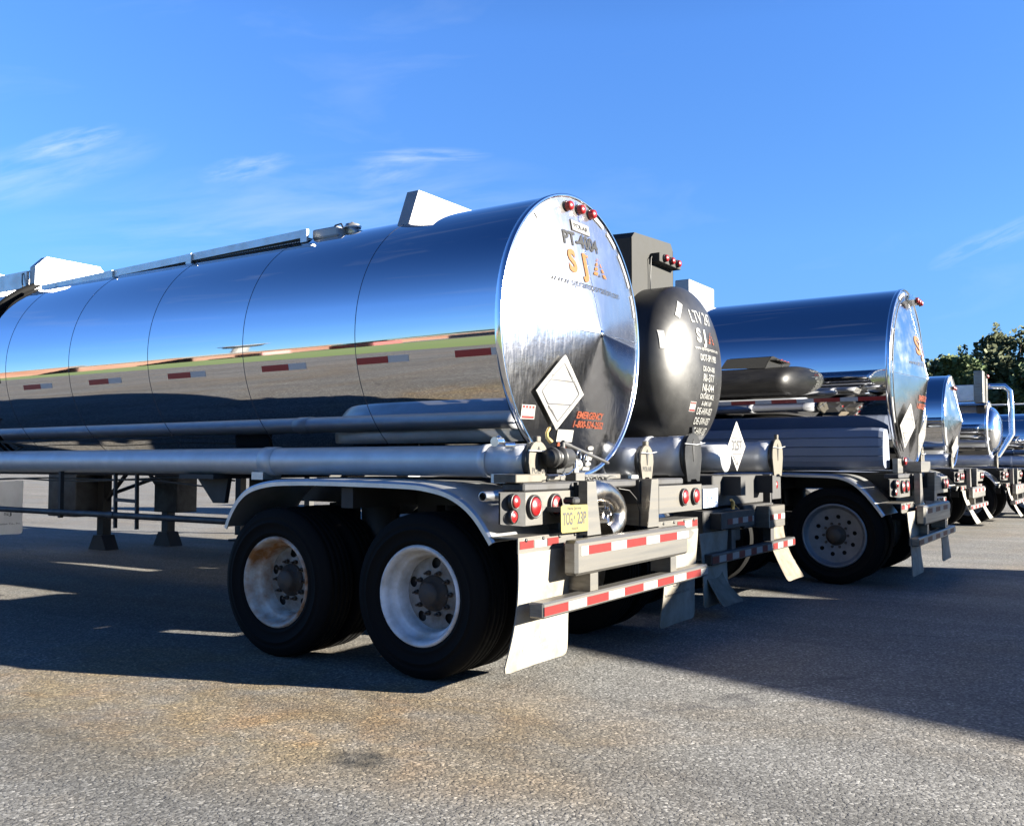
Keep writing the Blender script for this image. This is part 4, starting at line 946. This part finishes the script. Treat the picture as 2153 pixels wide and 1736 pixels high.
b = MB().tube([(X+0.02, -0.07, 3.40), (X+0.03, -0.12, 3.36), (X+0.02, -0.115, 3.2), (X+0.02, -0.12, 3.0), (X+0.15, -0.17, 2.99), (X+0.25, -0.25, 2.93)], 0.007, 6); b.build('light_cable', M['cast'], T2)
hose_tube(T2, -8, 0.53, -1.14, 1.372, 0.165, M['tube'], M['blacktank'], rings=(-0.45, 0.12), end_r=0.172)
hose_tube(T2, -8, 0.53, 1.17, 1.38, 0.158, M['tube'], M['tube_cap'], rings=(-0.35,), end_r=0.162)
hose_tube(T2, -8, 0.30, -0.55, 1.36, 0.14, M['tube'], M['tube_cap'], cap=False)
hose_tube(T2, -8, 0.20, 0.60, 1.36, 0.14, M['tube'], M['tube_cap'], cap=False)
diamond(T2, 0.62, -0.34, 1.465, 0.47, 0.46, text='3257')
running_gear(T2, axles=(-0.25, -1.5), fend=False)
fender(T2, -1, [(x-0.25, z) for x, z in FP], -1.23, -0.6, M['darkalu']); fender(T2, 1, [(x-0.25, z) for x, z in FP], 1.23, 0.6, M['darkalu'])
b = MB(); b.box(0.30, 0.55, -0.75, 0.62, 0.92, 1.20, 0.01); b.box(0.35, 0.62, -0.15, 0.72, 0.70, 0.915, 0.01); b.box(0.30, 0.60, -1.1, -0.2, 0.60, 0.90, 0.01); b.build('equipment_box', M['dark'], T2)
b = MB(); b.box(0.32, 0.60, 0.68, 0.72, 0.9, 1.2); b.box(0.42, 0.61, 0.722, 1.0, 0.945, 1.17, 0.004); b.build('light_panel', M['darkalu'], T2)
round_light(T2, 0.61, 0.78, 1.09, 0.05)
b = MB(); b.box(0.58, 0.59, -1.08, -0.74, 0.928, 1.088); pl2 = b.build('license_plate', M['blueplate'], T2)
b = MB(); lettering(b, '138-W7G', -0.91, 0.965, 0.07, 0.28, lambda u, v: (0.5925, u, v), 0.0); b.build('lettering', M['blue_ink'], pl2)
b = MB().box(0.50, 0.585, -1.10, -0.72, 1.09, 1.12); b.build('plate_bracket', M['darkalu'], T2)
b = MB().box(0.55, 0.75, 0.19, 0.67, 0.69, 0.90, 0.006); sb = b.build('side_box', M['alu_plate'], T2)
quad_tape(sb, lambda u, v, d: (0.75+d, u, v), alt_tape(0.20, 0.66, 0.765, 0.815, 0.115, 0.115))
b = MB().box(0.60, 0.70, -0.95, -0.1, 0.74, 0.88, 0.004); sb = b.build('side_box', M['dark'], T2)
quad_tape(sb, lambda u, v, d: (0.70+d, u, v), alt_tape(-0.80, -0.12, 0.775, 0.825, 0.12, 0.14))
b = MB().box(0.62, 0.70, -1.17, 1.17, 0.455, 0.545, 0.008); lb2 = b.build('lower_bumper', M['darkalu'], T2)
quad_tape(lb2, lambda u, v, d: (0.70+d, u, v), alt_tape(-1.165, 1.165, 0.468, 0.525, 0.155, 0.165))
for s in (-1, 1): MB().box(0.58, 0.66, s*0.55-0.05, s*0.55+0.05, 0.546, 0.72).build('bumper_post', M['darkalu'], T2)
b = MB(); b.tube([(0.66, -0.56, 0.90), (0.66, -0.56, 0.96), (0.66, -0.60, 0.985)], [0.018, 0.020, 0.014], 8); b.tube([(0.67, -0.53, 0.94), (0.68, -0.46, 0.90)], 0.004, 5); b.build('glad_hand', M['brass'], T2)
flap(T2, 0.62, -1.24, -0.62, 0.10, 0.72, M['flap'], curl=0.02, lab='white mud flap with a grimy lower edge')
flap(T2, 0.60, -1.15, -0.75, 0.12, 0.46, M['flap_brown'], curl=0.20, bottom_wider=0.1); flap(T2, 0.56, 0.62, 1.18, 0.14, 0.72, M['flap_brown'], curl=0.22, lab='brown stained mud flap swung outwards')
flap(T2, -10.7, -1.22, -0.60, 0.22, 1.04, M['flap_shade'], curl=0.02, lines=[('SJ', 0.62, 0.36, 0.05, 0.2, M['ink']), ('Transportation Co., Inc.', 0.50, 0.19, 0.035, 0.9, M['ink'])], lab='white mud flap lettered Co., Inc. hanging near the front')
# landing gear seen beneath trailer 1, with braces, boxes and hung flap
b = MB()
for (x, y) in ((-9.50, 0.0), (-9.27, 0.98)):
    b.box(x-0.075, x+0.075, y-0.07, y+0.07, 0.2, 1.30); b.prism([(-0.10, 0.22), (0.10, 0.22), (0.22, 0.0), (-0.22, 0.0)], lambda u, v: (x+u, y-0.11, v), lambda u, v: (x+u, y+0.11, v))
    b.beam((x+0.06, y, 0.75), (x+0.62, y, 1.22), 0.045); b.beam((x-0.06, y, 0.75), (x-0.60, y, 1.22), 0.045)
b.box(-10.2, -8.6, -0.05, 0.03, 1.16, 1.26); b.box(-10.1, -8.5, 0.9, 1.0, 1.14, 1.26); b.box(-9.6, -9.3, -0.05, 1.05, 1.15, 1.24)
b.beam((-9.5, 0, 0.8), (-9.27, 0.98, 1.15), 0.05); b.build('landing_gear', M['dark'], T2)
MB().box(-10.35, -9.62, -0.40, -0.02, 0.50, 1.20, 0.01).build('hose_box', M['darkalu'], T2); MB().box(-9.15, -8.60, 0.62, 1.0, 0.55, 1.14, 0.01).build('hose_box', M['darkalu'], T2)
b = MB(); b.box(-11.5, -2.0, -0.42, -0.34, 1.18, 1.34); b.box(-11.5, -2.0, 0.34, 0.42, 1.18, 1.34); b.build('frame_rail', M['dark'], T2)

# ================================================================== trailer 3: polished, in line with trailer 1
T3 = empty('tank_trailer', (0.90, 6.0, 0))
tag(T3, 'polished tank trailer behind the black one, with a shaded alloy wheel', 'tank trailer', GROUP)
r3, zc3, xh3, d3 = 1.05, 2.28, 0.60, 0.22
tk3, hd3, cf3 = trailer_common(T3, dict(r=r3, zc=zc3, xh=xh3, d=d3, hm=M['head_clean'], seams=(-1.95, -2.45), x0=-12.5))
xs = [-1.2]
segs = []; u = 0.56; red = True
while u > -6.0:
    L = 0.29 if red else 0.19; segs.append((u-L, u, M['redtape_shade'] if red else M['whitetape_shade'])); u -= L; red = not red
side_tape(tk3, r3, zc3, 2.012, segs)
b = MB(); b.box(xh3+0.02, xh3+0.13, -0.16, 0.30, 3.19, 3.215); b.box(xh3+0.0, xh3+0.1, -0.1, 0.2, 3.215, 3.26); b.build('light_bracket', M['trim'], T3)
for y in (-0.06, 0.07, 0.20): round_light(T3, xh3+0.11, y, 3.195, 0.032, ring=False, name='marker_light', depth=0.03)
b = MB(); lettering(b, 'SJ', -0.10, 2.56, 0.20, 0.26, cf3, 0.04); mountain_logo(b, 0.10, 2.56, 0.22, 0.18, cf3); b.build('company_logo', M['orange'], hd3)
b = MB(); lettering(b, 'www.sjtransportation.com', 0.0, 2.42, 0.055, 1.0, cf3, 0.0); b.build('web_address', M['grey_letters'], hd3)
b = MB(); lettering(b, 'EMERGENCY', 0.0, 2.02, 0.06, 0.45, cf3, 0.03); lettering(b, '1-800-524-2552', 0.0, 1.93, 0.06, 0.5, cf3, 0.03); b.build('emergency_number', M['orange_red'], hd3)
diamond(T3, 0, -0.55, 1.72, 0.48, 0.50, fm=lambda u, v, dd: cf3(u, v, dd+0.03))
diamond(T3, 0, 0.05, 1.62, 0.46, 0.50, fm=lambda u, v, dd: cf3(u, v, dd+0.05))
b = MB(); 
for a0, a1 in ((150, 172), (195, 212), (100, 118)):
    vs = []
    for i in range(7):
        a = math.radians(a0+(a1-a0)*i/6)
        for q in (0.92, 0.965): vs.append(cf3(r3*q*math.cos(a), zc3+r3*q*math.sin(a), 0.004))
    b.add(vs, [(2*i, 2*i+1, 2*i+3, 2*i+2) for i in range(6)])
b.build('edge_tape', M['whitetape'], hd3)
b = MB(); b.tube([cf3((r3*0.93)*math.cos(math.radians(a)), zc3+(r3*0.93)*math.sin(math.radians(a)), 0.012) for a in range(95, 240, 6)], 0.006, 5); b.build('head_cable', M['cast'], hd3)
FP3 = [(x*1.0+0.0, z) for x, z in FP[:7]] + [(-0.25, 1.20), (0.02, 1.192), (0.15, 1.170), (0.27, 1.115), (0.38, 1.02), (0.48, 0.90), (0.575, 0.765)]
running_gear(T3, style='alloy', rr=0.335, R=0.525, axles=(0.035, -1.22), rimmats=(M['rim_alu'], M['rim_alu']), FPd=FP3)
rear_frame(T3, {})
b = MB(); cs = [(-0.78, 1.235), (-1.06, 1.235), (-1.13, 1.27), (-1.155, 1.33), (-1.16, 1.378), (-1.150, 1.385), (-1.16, 1.392), (-1.155, 1.478), (-1.145, 1.485), (-1.155, 1.492), (-1.14, 1.578), (-1.13, 1.585), (-1.138, 1.592), (-1.11, 1.665), (-1.06, 1.695), (-0.85, 1.70)]
vs = []; nn_ = len(cs)
for x, k_, e_ in ((-9.0, 1.0, 0), (0.42, 1.0, 0), (0.50, 0.97, 0.01), (0.545, 0.90, 0.03)):
    for (y, z) in cs: vs.append((x, -0.95 + (y+0.95)*k_, 1.465 + (z-1.465)*k_))
fs = [(i*nn_+j, i*nn_+(j+1) % nn_, (i+1)*nn_+(j+1) % nn_, (i+1)*nn_+j) for i in range(3) for j in range(nn_)] + [tuple(range(nn_)), tuple(range(3*nn_, 4*nn_))]
b.add(vs, fs).build('hose_trough', M['trough'], T3)
hose_tube(T3, -12, 0.61, 0.8, 1.36, 0.0985, M['tube'], M['tube_cap'], end_r=0.105)
b = MB().box(0.55, 0.78, -0.28, 0.28, 1.205, 1.33, 0.006); b.box(0.60, 0.66, -0.95, -0.70, 1.2, 1.36, 0.004); b.build('valve_box', M['alu_plate'], T3)
round_light(T3, 0.66, -0.72, 1.33, 0.045, ring=False, name='marker_light')
flap(T3, 0.80, -1.26, -0.62, 0.13, 0.80, M['flap'], curl=0.03, lines=[('SJ', 0.40, 0.37, 0.07, 0.3, M['ink']), ('Transportation Co., Inc.', 0.45, 0.27, 0.035, 0.85, M['ink'])])
flap(T3, 0.80, 0.62, 1.26, 0.13, 0.80, M['flap'], curl=0.03, lines=[('SJ', 0.40, 0.37, 0.07, 0.3, M['ink']), ('Transportation Co., Inc.', 0.45, 0.27, 0.035, 0.85, M['ink'])])
b = MB().box(-2.10, -1.90, -0.48, 0.38, 3.28, 3.66, 0.01); b.build('overturn_guard', M['bright'], T3)
b = MB()
for y in (-0.8, 0.8):
    b.box(-9.95, -9.82, y-0.06, y+0.06, 0.10, 1.28); b.box(-10.03, -9.74, y-0.13, y+0.13, 0.0, 0.03)
b.beam((-9.88, -0.8, 0.7), (-9.88, 0.8, 0.7), 0.05); b.box(-11.5, -2.2, -0.49, -0.41, 1.15, 1.30); b.box(-11.5, -2.2, 0.41, 0.49, 1.15, 1.30); b.build('landing_gear', M['dark'], T3)

# ================================================================== the farther trailers
def far_trailer(loc, label, r, zc, xh, d, dish=False, loop=False, guard=True):
    T = empty('tank_trailer', loc); tag(T, label, 'tank trailer', GROUP)
    if dish:
        tk = tank_shell(T, -12, xh, r, zc, M['mirror'], (-0.6,), rim=True)
        b = MB(); b.lathe([(xh + 0.02 + d*math.sin(a), (r-0.12)*math.cos(a)) for a in [PI/2*i/16 for i in range(17)]], (0, 0, zc), 'x', 64); hd = b.build('rear_head', M['trim'], T)
        MB().lathe([(xh, r), (xh+0.02, r-0.12)], (0, 0, zc), 'x', 64).build('end_ring', M['alu'], T)
    else:
        tk, hd, f = trailer_common(T, dict(r=r, zc=zc, xh=xh, d=d, seams=(-1.9,), x0=-12, hm=M['head_clean']))
        b = MB()
        for a0, a1 in ((150, 175), (190, 215), (95, 120)):
            vs = []
            for i in range(7):
                a = math.radians(a0+(a1-a0)*i/6)
                for q in (0.90, 0.965): vs.append(f(r*q*math.cos(a), zc+r*q*math.sin(a), 0.004))
            b.add(vs, [(2*i, 2*i+1, 2*i+3, 2*i+2) for i in range(6)])
        b.build('edge_tape', M['whitetape'], hd)
        diamond(T, 0, -0.30, zc-0.52, 0.44, 0.46, fm=lambda u, v, dd: f(u, v, dd+0.03))
        for y in (-0.14, 0.0, 0.14): p = f(y, zc+0.72*r, 0); round_light(T, p[0], y, zc+0.72*r, 0.035, ring=False, name='marker_light')
    running_gear(T, detail=True, style='alloy', rr=0.30, rimmats=(M['rim_alu'], M['rim_alu']))
    rear_frame(T, {})
    hose_tube(T, -9, 0.55, -0.85, 1.36, 0.12, M['tube'], M['tube_cap'], rings=(-0.4,), end_r=0.125)
    flap(T, 0.76, -1.25, -0.65, 0.20, 0.80, M['flap'], curl=0.22); flap(T, 0.76, 0.65, 1.25, 0.20, 0.80, M['flap'], curl=0.22)
    b = MB()
    for y in (-0.8, 0.8): b.box(-9.95, -9.82, y-0.06, y+0.06, 0.0, 1.28)
    b.box(-11.5, -2.2, -0.49, -0.41, 1.15, 1.30); b.box(-11.5, -2.2, 0.41, 0.49, 1.15, 1.30); b.build('landing_gear', M['dark'], T)
    return T
T4 = far_trailer((0.30, 14.6, 0), 'polished tank trailer whose cone-shaped rear shows left of the looped pipe', 0.90, 2.13, 0.42, 0.20)
T5 = far_trailer((0.75, 17.6, 0), 'tank trailer with a dished steel end, a tall rear mast and a looped return pipe', 0.62, 2.05, 0.32, 0.24, dish=True)
b = MB(); b.box(0.10, 0.28, -0.62, -0.28, 2.62, 3.32, 0.01); b.box(0.28, 0.30, -0.28, 0.02, 2.62, 3.22); b.build('mast', M['alu_plate'], T5)
b = MB().box(-1.4, 0.10, -0.60, -0.25, 2.66, 3.02, 0.01); b.build('valve_cabinet', M['alu'], T5)
for y in (-0.20, -0.10): round_light(T5, 0.30, y, 3.22, 0.04, ring=False, name='marker_light')
b = MB(); lp = [(-0.55, 0.10, 2.66), (-0.55, 0.10, 2.90), (-0.40, 0.12, 3.00), (0.30, 0.15, 3.02), (0.62, 0.17, 3.01), (0.72, 0.18, 2.90), (0.74, 0.18, 2.5), (0.74, 0.18, 1.95), (0.66, 0.14, 1.80), (0.46, 0.0, 1.45)]
b.tube(lp, 0.062, 16); b.build('loop_pipe', M['trim'], T5)
T6 = far_trailer((1.6, 21.4, 0), 'farthest tank trailer, only the low polished flank and tail showing at the photo edge', 0.70, 1.85, 0.35, 0.2)
b = MB().tube([(-6, -0.4, 2.78), (0.0, -0.4, 2.78), (0.0, -0.4, 2.42)], 0.02, 8); b.build('hand_rail', M['alu'], T6)

# a tanker standing across the yard, out of frame to the right: it throws the broad shade
T7 = copy_tree(T4); T7.location = (7.7, 5.0, 0); T7.rotation_euler = (0, 0, math.radians(180-16.0))
T7['label'] = 'tank trailer standing across the yard off to the right, nearer of two'
T8 = copy_tree(T4); T8.location = (8.2, 8.6, 0); T8.rotation_euler = (0, 0, math.radians(180-16.0))  # unseen second trailer, added to shade the third trailer's tail in strips
T8['label'] = 'unseen tank trailer added off to the right to shade the row, farther of two'

# ================================================================== trees
M['leaf'] = mat('leaf_green', (0.045, 0.095, 0.017), 0.75, noise=(0.6, 0.9, (0.10, 0.11, 0.03)))
M['leaf2'] = mat('leaf_dark', (0.028, 0.062, 0.015), 0.75, noise=(0.6, 0.9, (0.075, 0.075, 0.025)))
M['leaf3'] = mat('leaf_bronze', (0.07, 0.085, 0.022), 0.75, noise=(0.6, 0.9, (0.05, 0.07, 0.02)))
M['bark'] = mat('bark', (0.09, 0.07, 0.05), 0.9, noise=(3, 0.8, (0.05, 0.04, 0.03)))
def tree(loc, h, w, m, label, leaf=0.26, n=5200, low=0.12, twigs=4, seed=0):
    rnd = random.Random(seed); T = empty('tree', loc); tag(T, label, 'tree', 'trees along the far side of the yard')
    b = MB(); b.tube([(0, 0, 0), (0.1, 0, h*0.3), (0.0, 0.15, h*0.6), (0.1, 0, h*0.85)], [0.22, 0.17, 0.10, 0.03], 8)
    limbs = []
    for k in range(9):
        a = rnd.random()*2*PI; z0 = h*(0.2+0.5*rnd.random()); e_ = (w*0.40*math.cos(a), w*0.40*math.sin(a), z0+h*0.22); limbs.append(e_)
        b.tube([(0.05, 0, z0), (e_[0]*0.5, e_[1]*0.5, z0+h*0.08), e_], [0.09, 0.05, 0.02], 6)
    b.build('trunk', M['bark'], T)
    clumps = []
    for k in range(70):
        zf = low + (0.94-low)*rnd.random(); rad = w*0.5*math.sqrt(max(0.05, 1-((zf-0.42)/0.60)**2))
        a = rnd.random()*2*PI; q = rad*(0.45+0.6*rnd.random()); clumps.append((q*math.cos(a), q*math.sin(a), h*zf, w*(0.11+0.12*rnd.random())))
    vs, fs = [], []
    for k in range(n):
        cx_, cy_, cz_, cr_ = clumps[rnd.randrange(len(clumps))]
        th, ph = rnd.random()*2*PI, math.acos(2*rnd.random()-1); q = cr_*(0.55+0.5*rnd.random())
        p = Vector((cx_+q*math.sin(ph)*math.cos(th), cy_+q*math.sin(ph)*math.sin(th), cz_+q*0.8*math.cos(ph)))
        u = Vector((rnd.gauss(0, 1), rnd.gauss(0, 1), rnd.gauss(0, 0.7))).normalized(); v_ = u.orthogonal().normalized(); s_ = leaf*(0.6+0.8*rnd.random())
        o = len(vs); vs += [p-u*s_*0.6, p+v_*s_*0.42, p+u*s_*0.7, p-v_*s_*0.42]; fs.append((o, o+1, o+2, o+3))
    for k in range(twigs):     # shoots that break the outline
        a = rnd.random()*2*PI; x0, y0 = w*0.3*math.cos(a), w*0.3*math.sin(a); hh = h*(0.86+0.12*rnd.random())
        for j in range(60):
            t = rnd.random(); p = Vector((x0+rnd.gauss(0, 0.05+0.12*(1-t)), y0+rnd.gauss(0, 0.1), hh+t*h*0.13))
            u = Vector((rnd.gauss(0, 1), rnd.gauss(0, 1), rnd.gauss(0, 1))).normalized(); v_ = u.orthogonal().normalized(); s_ = leaf*0.6
            o = len(vs); vs += [p-u*s_*0.6, p+v_*s_*0.35, p+u*s_*0.7, p-v_*s_*0.35]; fs.append((o, o+1, o+2, o+3))
    MB().add(vs, fs).build('crown', m, T)
    return T
tspec = [(-6.2, 57, 8.6, 5.6, 'leaf2', 'dark tree half hidden behind the polished tanker head'),
         (-4.35, 54, 8.2, 3.0, 'leaf', 'slender pale green tree with spiky shoots, leftmost visible in the row'),
         (-1.9, 57, 9.7, 5.0, 'leaf3', 'broad olive tree with a rounded bronze top, tallest in the row'),
         (1.9, 58, 9.8, 5.2, 'leaf2', 'dense dark green tree above the looped pipe'),
         (0.2, 51, 7.1, 4.4, 'leaf', 'low leafy tree in front of the taller crowns'),
         (4.8, 56, 9.4, 5.4, 'leaf', 'bright green tree at the right edge of the photo'),
         (8.8, 57, 9.4, 5.4, 'leaf2', 'dark tree just beyond the right edge of the photo'),
         (-2.6, 50.5, 5.6, 4.2, 'leaf2', 'dark low bush tree at the foot of the row, left'),
         (3.4, 50.0, 5.6, 4.6, 'leaf2', 'dark low bush tree at the foot of the row, right')]
for i, (x, y, h, w, m, lab) in enumerate(tspec): tree((x, y, 0), h*0.93, w, M[m], lab, n=13000, low=0.03, seed=i+3, twigs=2)
M['hedge'] = mat('dark_hedge', (0.030, 0.045, 0.016), 0.9, noise=(0.7, 0.9, (0.015, 0.022, 0.01)))  # dark green leaf colour with darker mottling
rnd = random.Random(91)
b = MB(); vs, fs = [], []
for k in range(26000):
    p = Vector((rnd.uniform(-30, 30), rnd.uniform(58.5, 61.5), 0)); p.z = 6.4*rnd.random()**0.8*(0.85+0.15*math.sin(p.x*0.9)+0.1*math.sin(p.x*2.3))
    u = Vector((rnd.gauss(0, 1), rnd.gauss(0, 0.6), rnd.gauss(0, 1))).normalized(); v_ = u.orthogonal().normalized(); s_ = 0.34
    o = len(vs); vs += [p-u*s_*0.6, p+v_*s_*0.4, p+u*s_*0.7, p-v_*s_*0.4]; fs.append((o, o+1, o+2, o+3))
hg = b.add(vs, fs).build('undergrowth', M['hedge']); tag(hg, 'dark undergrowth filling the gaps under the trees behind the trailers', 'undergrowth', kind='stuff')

M_ = None
# ================================================================== the airfield side (mirrored in the tanks)
def hill(name, x0, y0, x1, y1, h, depth, seed):
    rnd = random.Random(seed); n = 80; vs = []; d = Vector((x1-x0, y1-y0)); nr = Vector((d.y, -d.x)).normalized()
    if nr.y > 0: nr = -nr
    for i in range(n+1):
        t = i/n; p = Vector((x0, y0))+d*t; hh = h*(0.7+0.3*math.sin(t*7+seed)+0.12*math.sin(t*31)+0.07*rnd.random())*math.sin(PI*min(1, max(0.02, t)))**0.4
        for k, (q, z) in enumerate(((0, -0.5), (0.12, 0.75), (0.5, 1.0), (1.0, 0.3))): c = p+nr*depth*q; vs.append((c.x, c.y, hh*z))
    o = MB().add(vs, [(4*i+j, 4*i+j+1, 4*i+j+5, 4*i+j+4) for i in range(n) for j in range(3)], True).build(name, M['hill']); tag(o, kind='structure'); return o
hill('hills', -620, -230, 200, -400, 30, 120, 2)
hill('wooded_ridge', -175, -215, 260, -150, 13, 40, 5)
M['wall'] = mat('tan_wall', (0.17, 0.10, 0.07), 0.8, noise=(0.12, 0.9, (0.13, 0.05, 0.03)))
M['roofing'] = mat('grey_roof', (0.10, 0.095, 0.09), 0.8)
M['glass'] = mat('dark_glazing', (0.03, 0.04, 0.05), 0.15)
M['redpaint'] = mat('red_paint', (0.16, 0.01, 0.007), 0.4)
def terminal(loc, rz, L, W_, H_, label):
    T = empty('terminal_building', loc, rz); tag(T, label, 'building', 'low airfield buildings across the runway')
    MB().box(-L/2, L/2, -W_/2, W_/2, 0, H_).build('wall', M['wall'], T)
    MB().box(-L/2-1, L/2+1, -W_/2-1, W_/2+1, H_, H_+0.7).build('roof', M['roofing'], T)
    k = int(L/9)
    for i in range(k):
        x = -L/2+9*i+4.5; MB().box(x-3.2, x+3.2, W_/2+0.0, W_/2+0.06, H_*0.35, H_*0.7).build('window', M['glass'], T)
    return T
terminal((-118, -84, 0), math.radians(32), 70, 18, 5.0, 'long low tan terminal with a grey roof, mirrored left on the near tank')
terminal((-86, -78, 0), math.radians(42), 40, 14, 4.0, 'shorter tan hangar beside the control tower, mirrored on the near tank')
for (x_, y_, r_, L_, H_, lb_) in ((-150, -86, 30, 34, 8.0, 'tall tan airfield hall at the far left of the mirrored skyline'), (-66, -84, 34, 22, 3.4, 'small tan shed between the tower and the containers'), (-50, -92, 24, 26, 4.6, 'tan hangar standing behind the red containers'), (-190, -96, 30, 50, 6.0, 'low tan airfield hall, farthest away beyond the runway')):
    terminal((x_, y_, 0), math.radians(r_), L_, 12, H_, lb_)
T = empty('control_tower', (-112, -97, 0)); tag(T, 'slim white control tower with a wide glazed cab, mirrored mid-flank', 'tower')
MB().lathe([(0, 1.6), (14, 1.3), (14.5, 3.0)], (0, 0, 0), 'z', 12, smooth=False).build('shaft', M['white'], T)
MB().lathe([(14.5, 3.0), (17.0, 3.4)], (0, 0, 0), 'z', 12, smooth=False).build('cab_glazing', M['glass'], T)
MB().lathe([(17.0, 4.2), (17.6, 4.2), (18.0, 0)], (0, 0, 0), 'z', 12, smooth=False).build('cab_roof', M['white'], T)
def container(loc, rz, L, m, label):
    T = empty('storage_container', loc, rz); tag(T, label, 'container', 'containers on the far apron')
    b = MB(); b.box(-L/2, L/2, -1.2, 1.2, 0.15, 2.6)
    for k in range(int(L/0.6)): b.box(-L/2+0.6*k+0.1, -L/2+0.6*k+0.3, 1.2, 1.24, 0.3, 2.4)
    b.build('shell', m, T); MB().box(-L/2, L/2, -1.25, 1.25, 0, 0.148).build('skid', M['dark'], T); return T
container((-62, -56, 0), math.radians(30), 12, M['redpaint'], 'red container nearest the control tower')
container((-47, -53, 0), math.radians(25), 9, M['redpaint'], 'short red container left of the white one')
container((-38, -60, 0), math.radians(22), 14, M['white'], 'white container on the pale apron')
container((-22, -58, 0), math.radians(20), 12, M['white'], 'white container mirrored near the tank end')
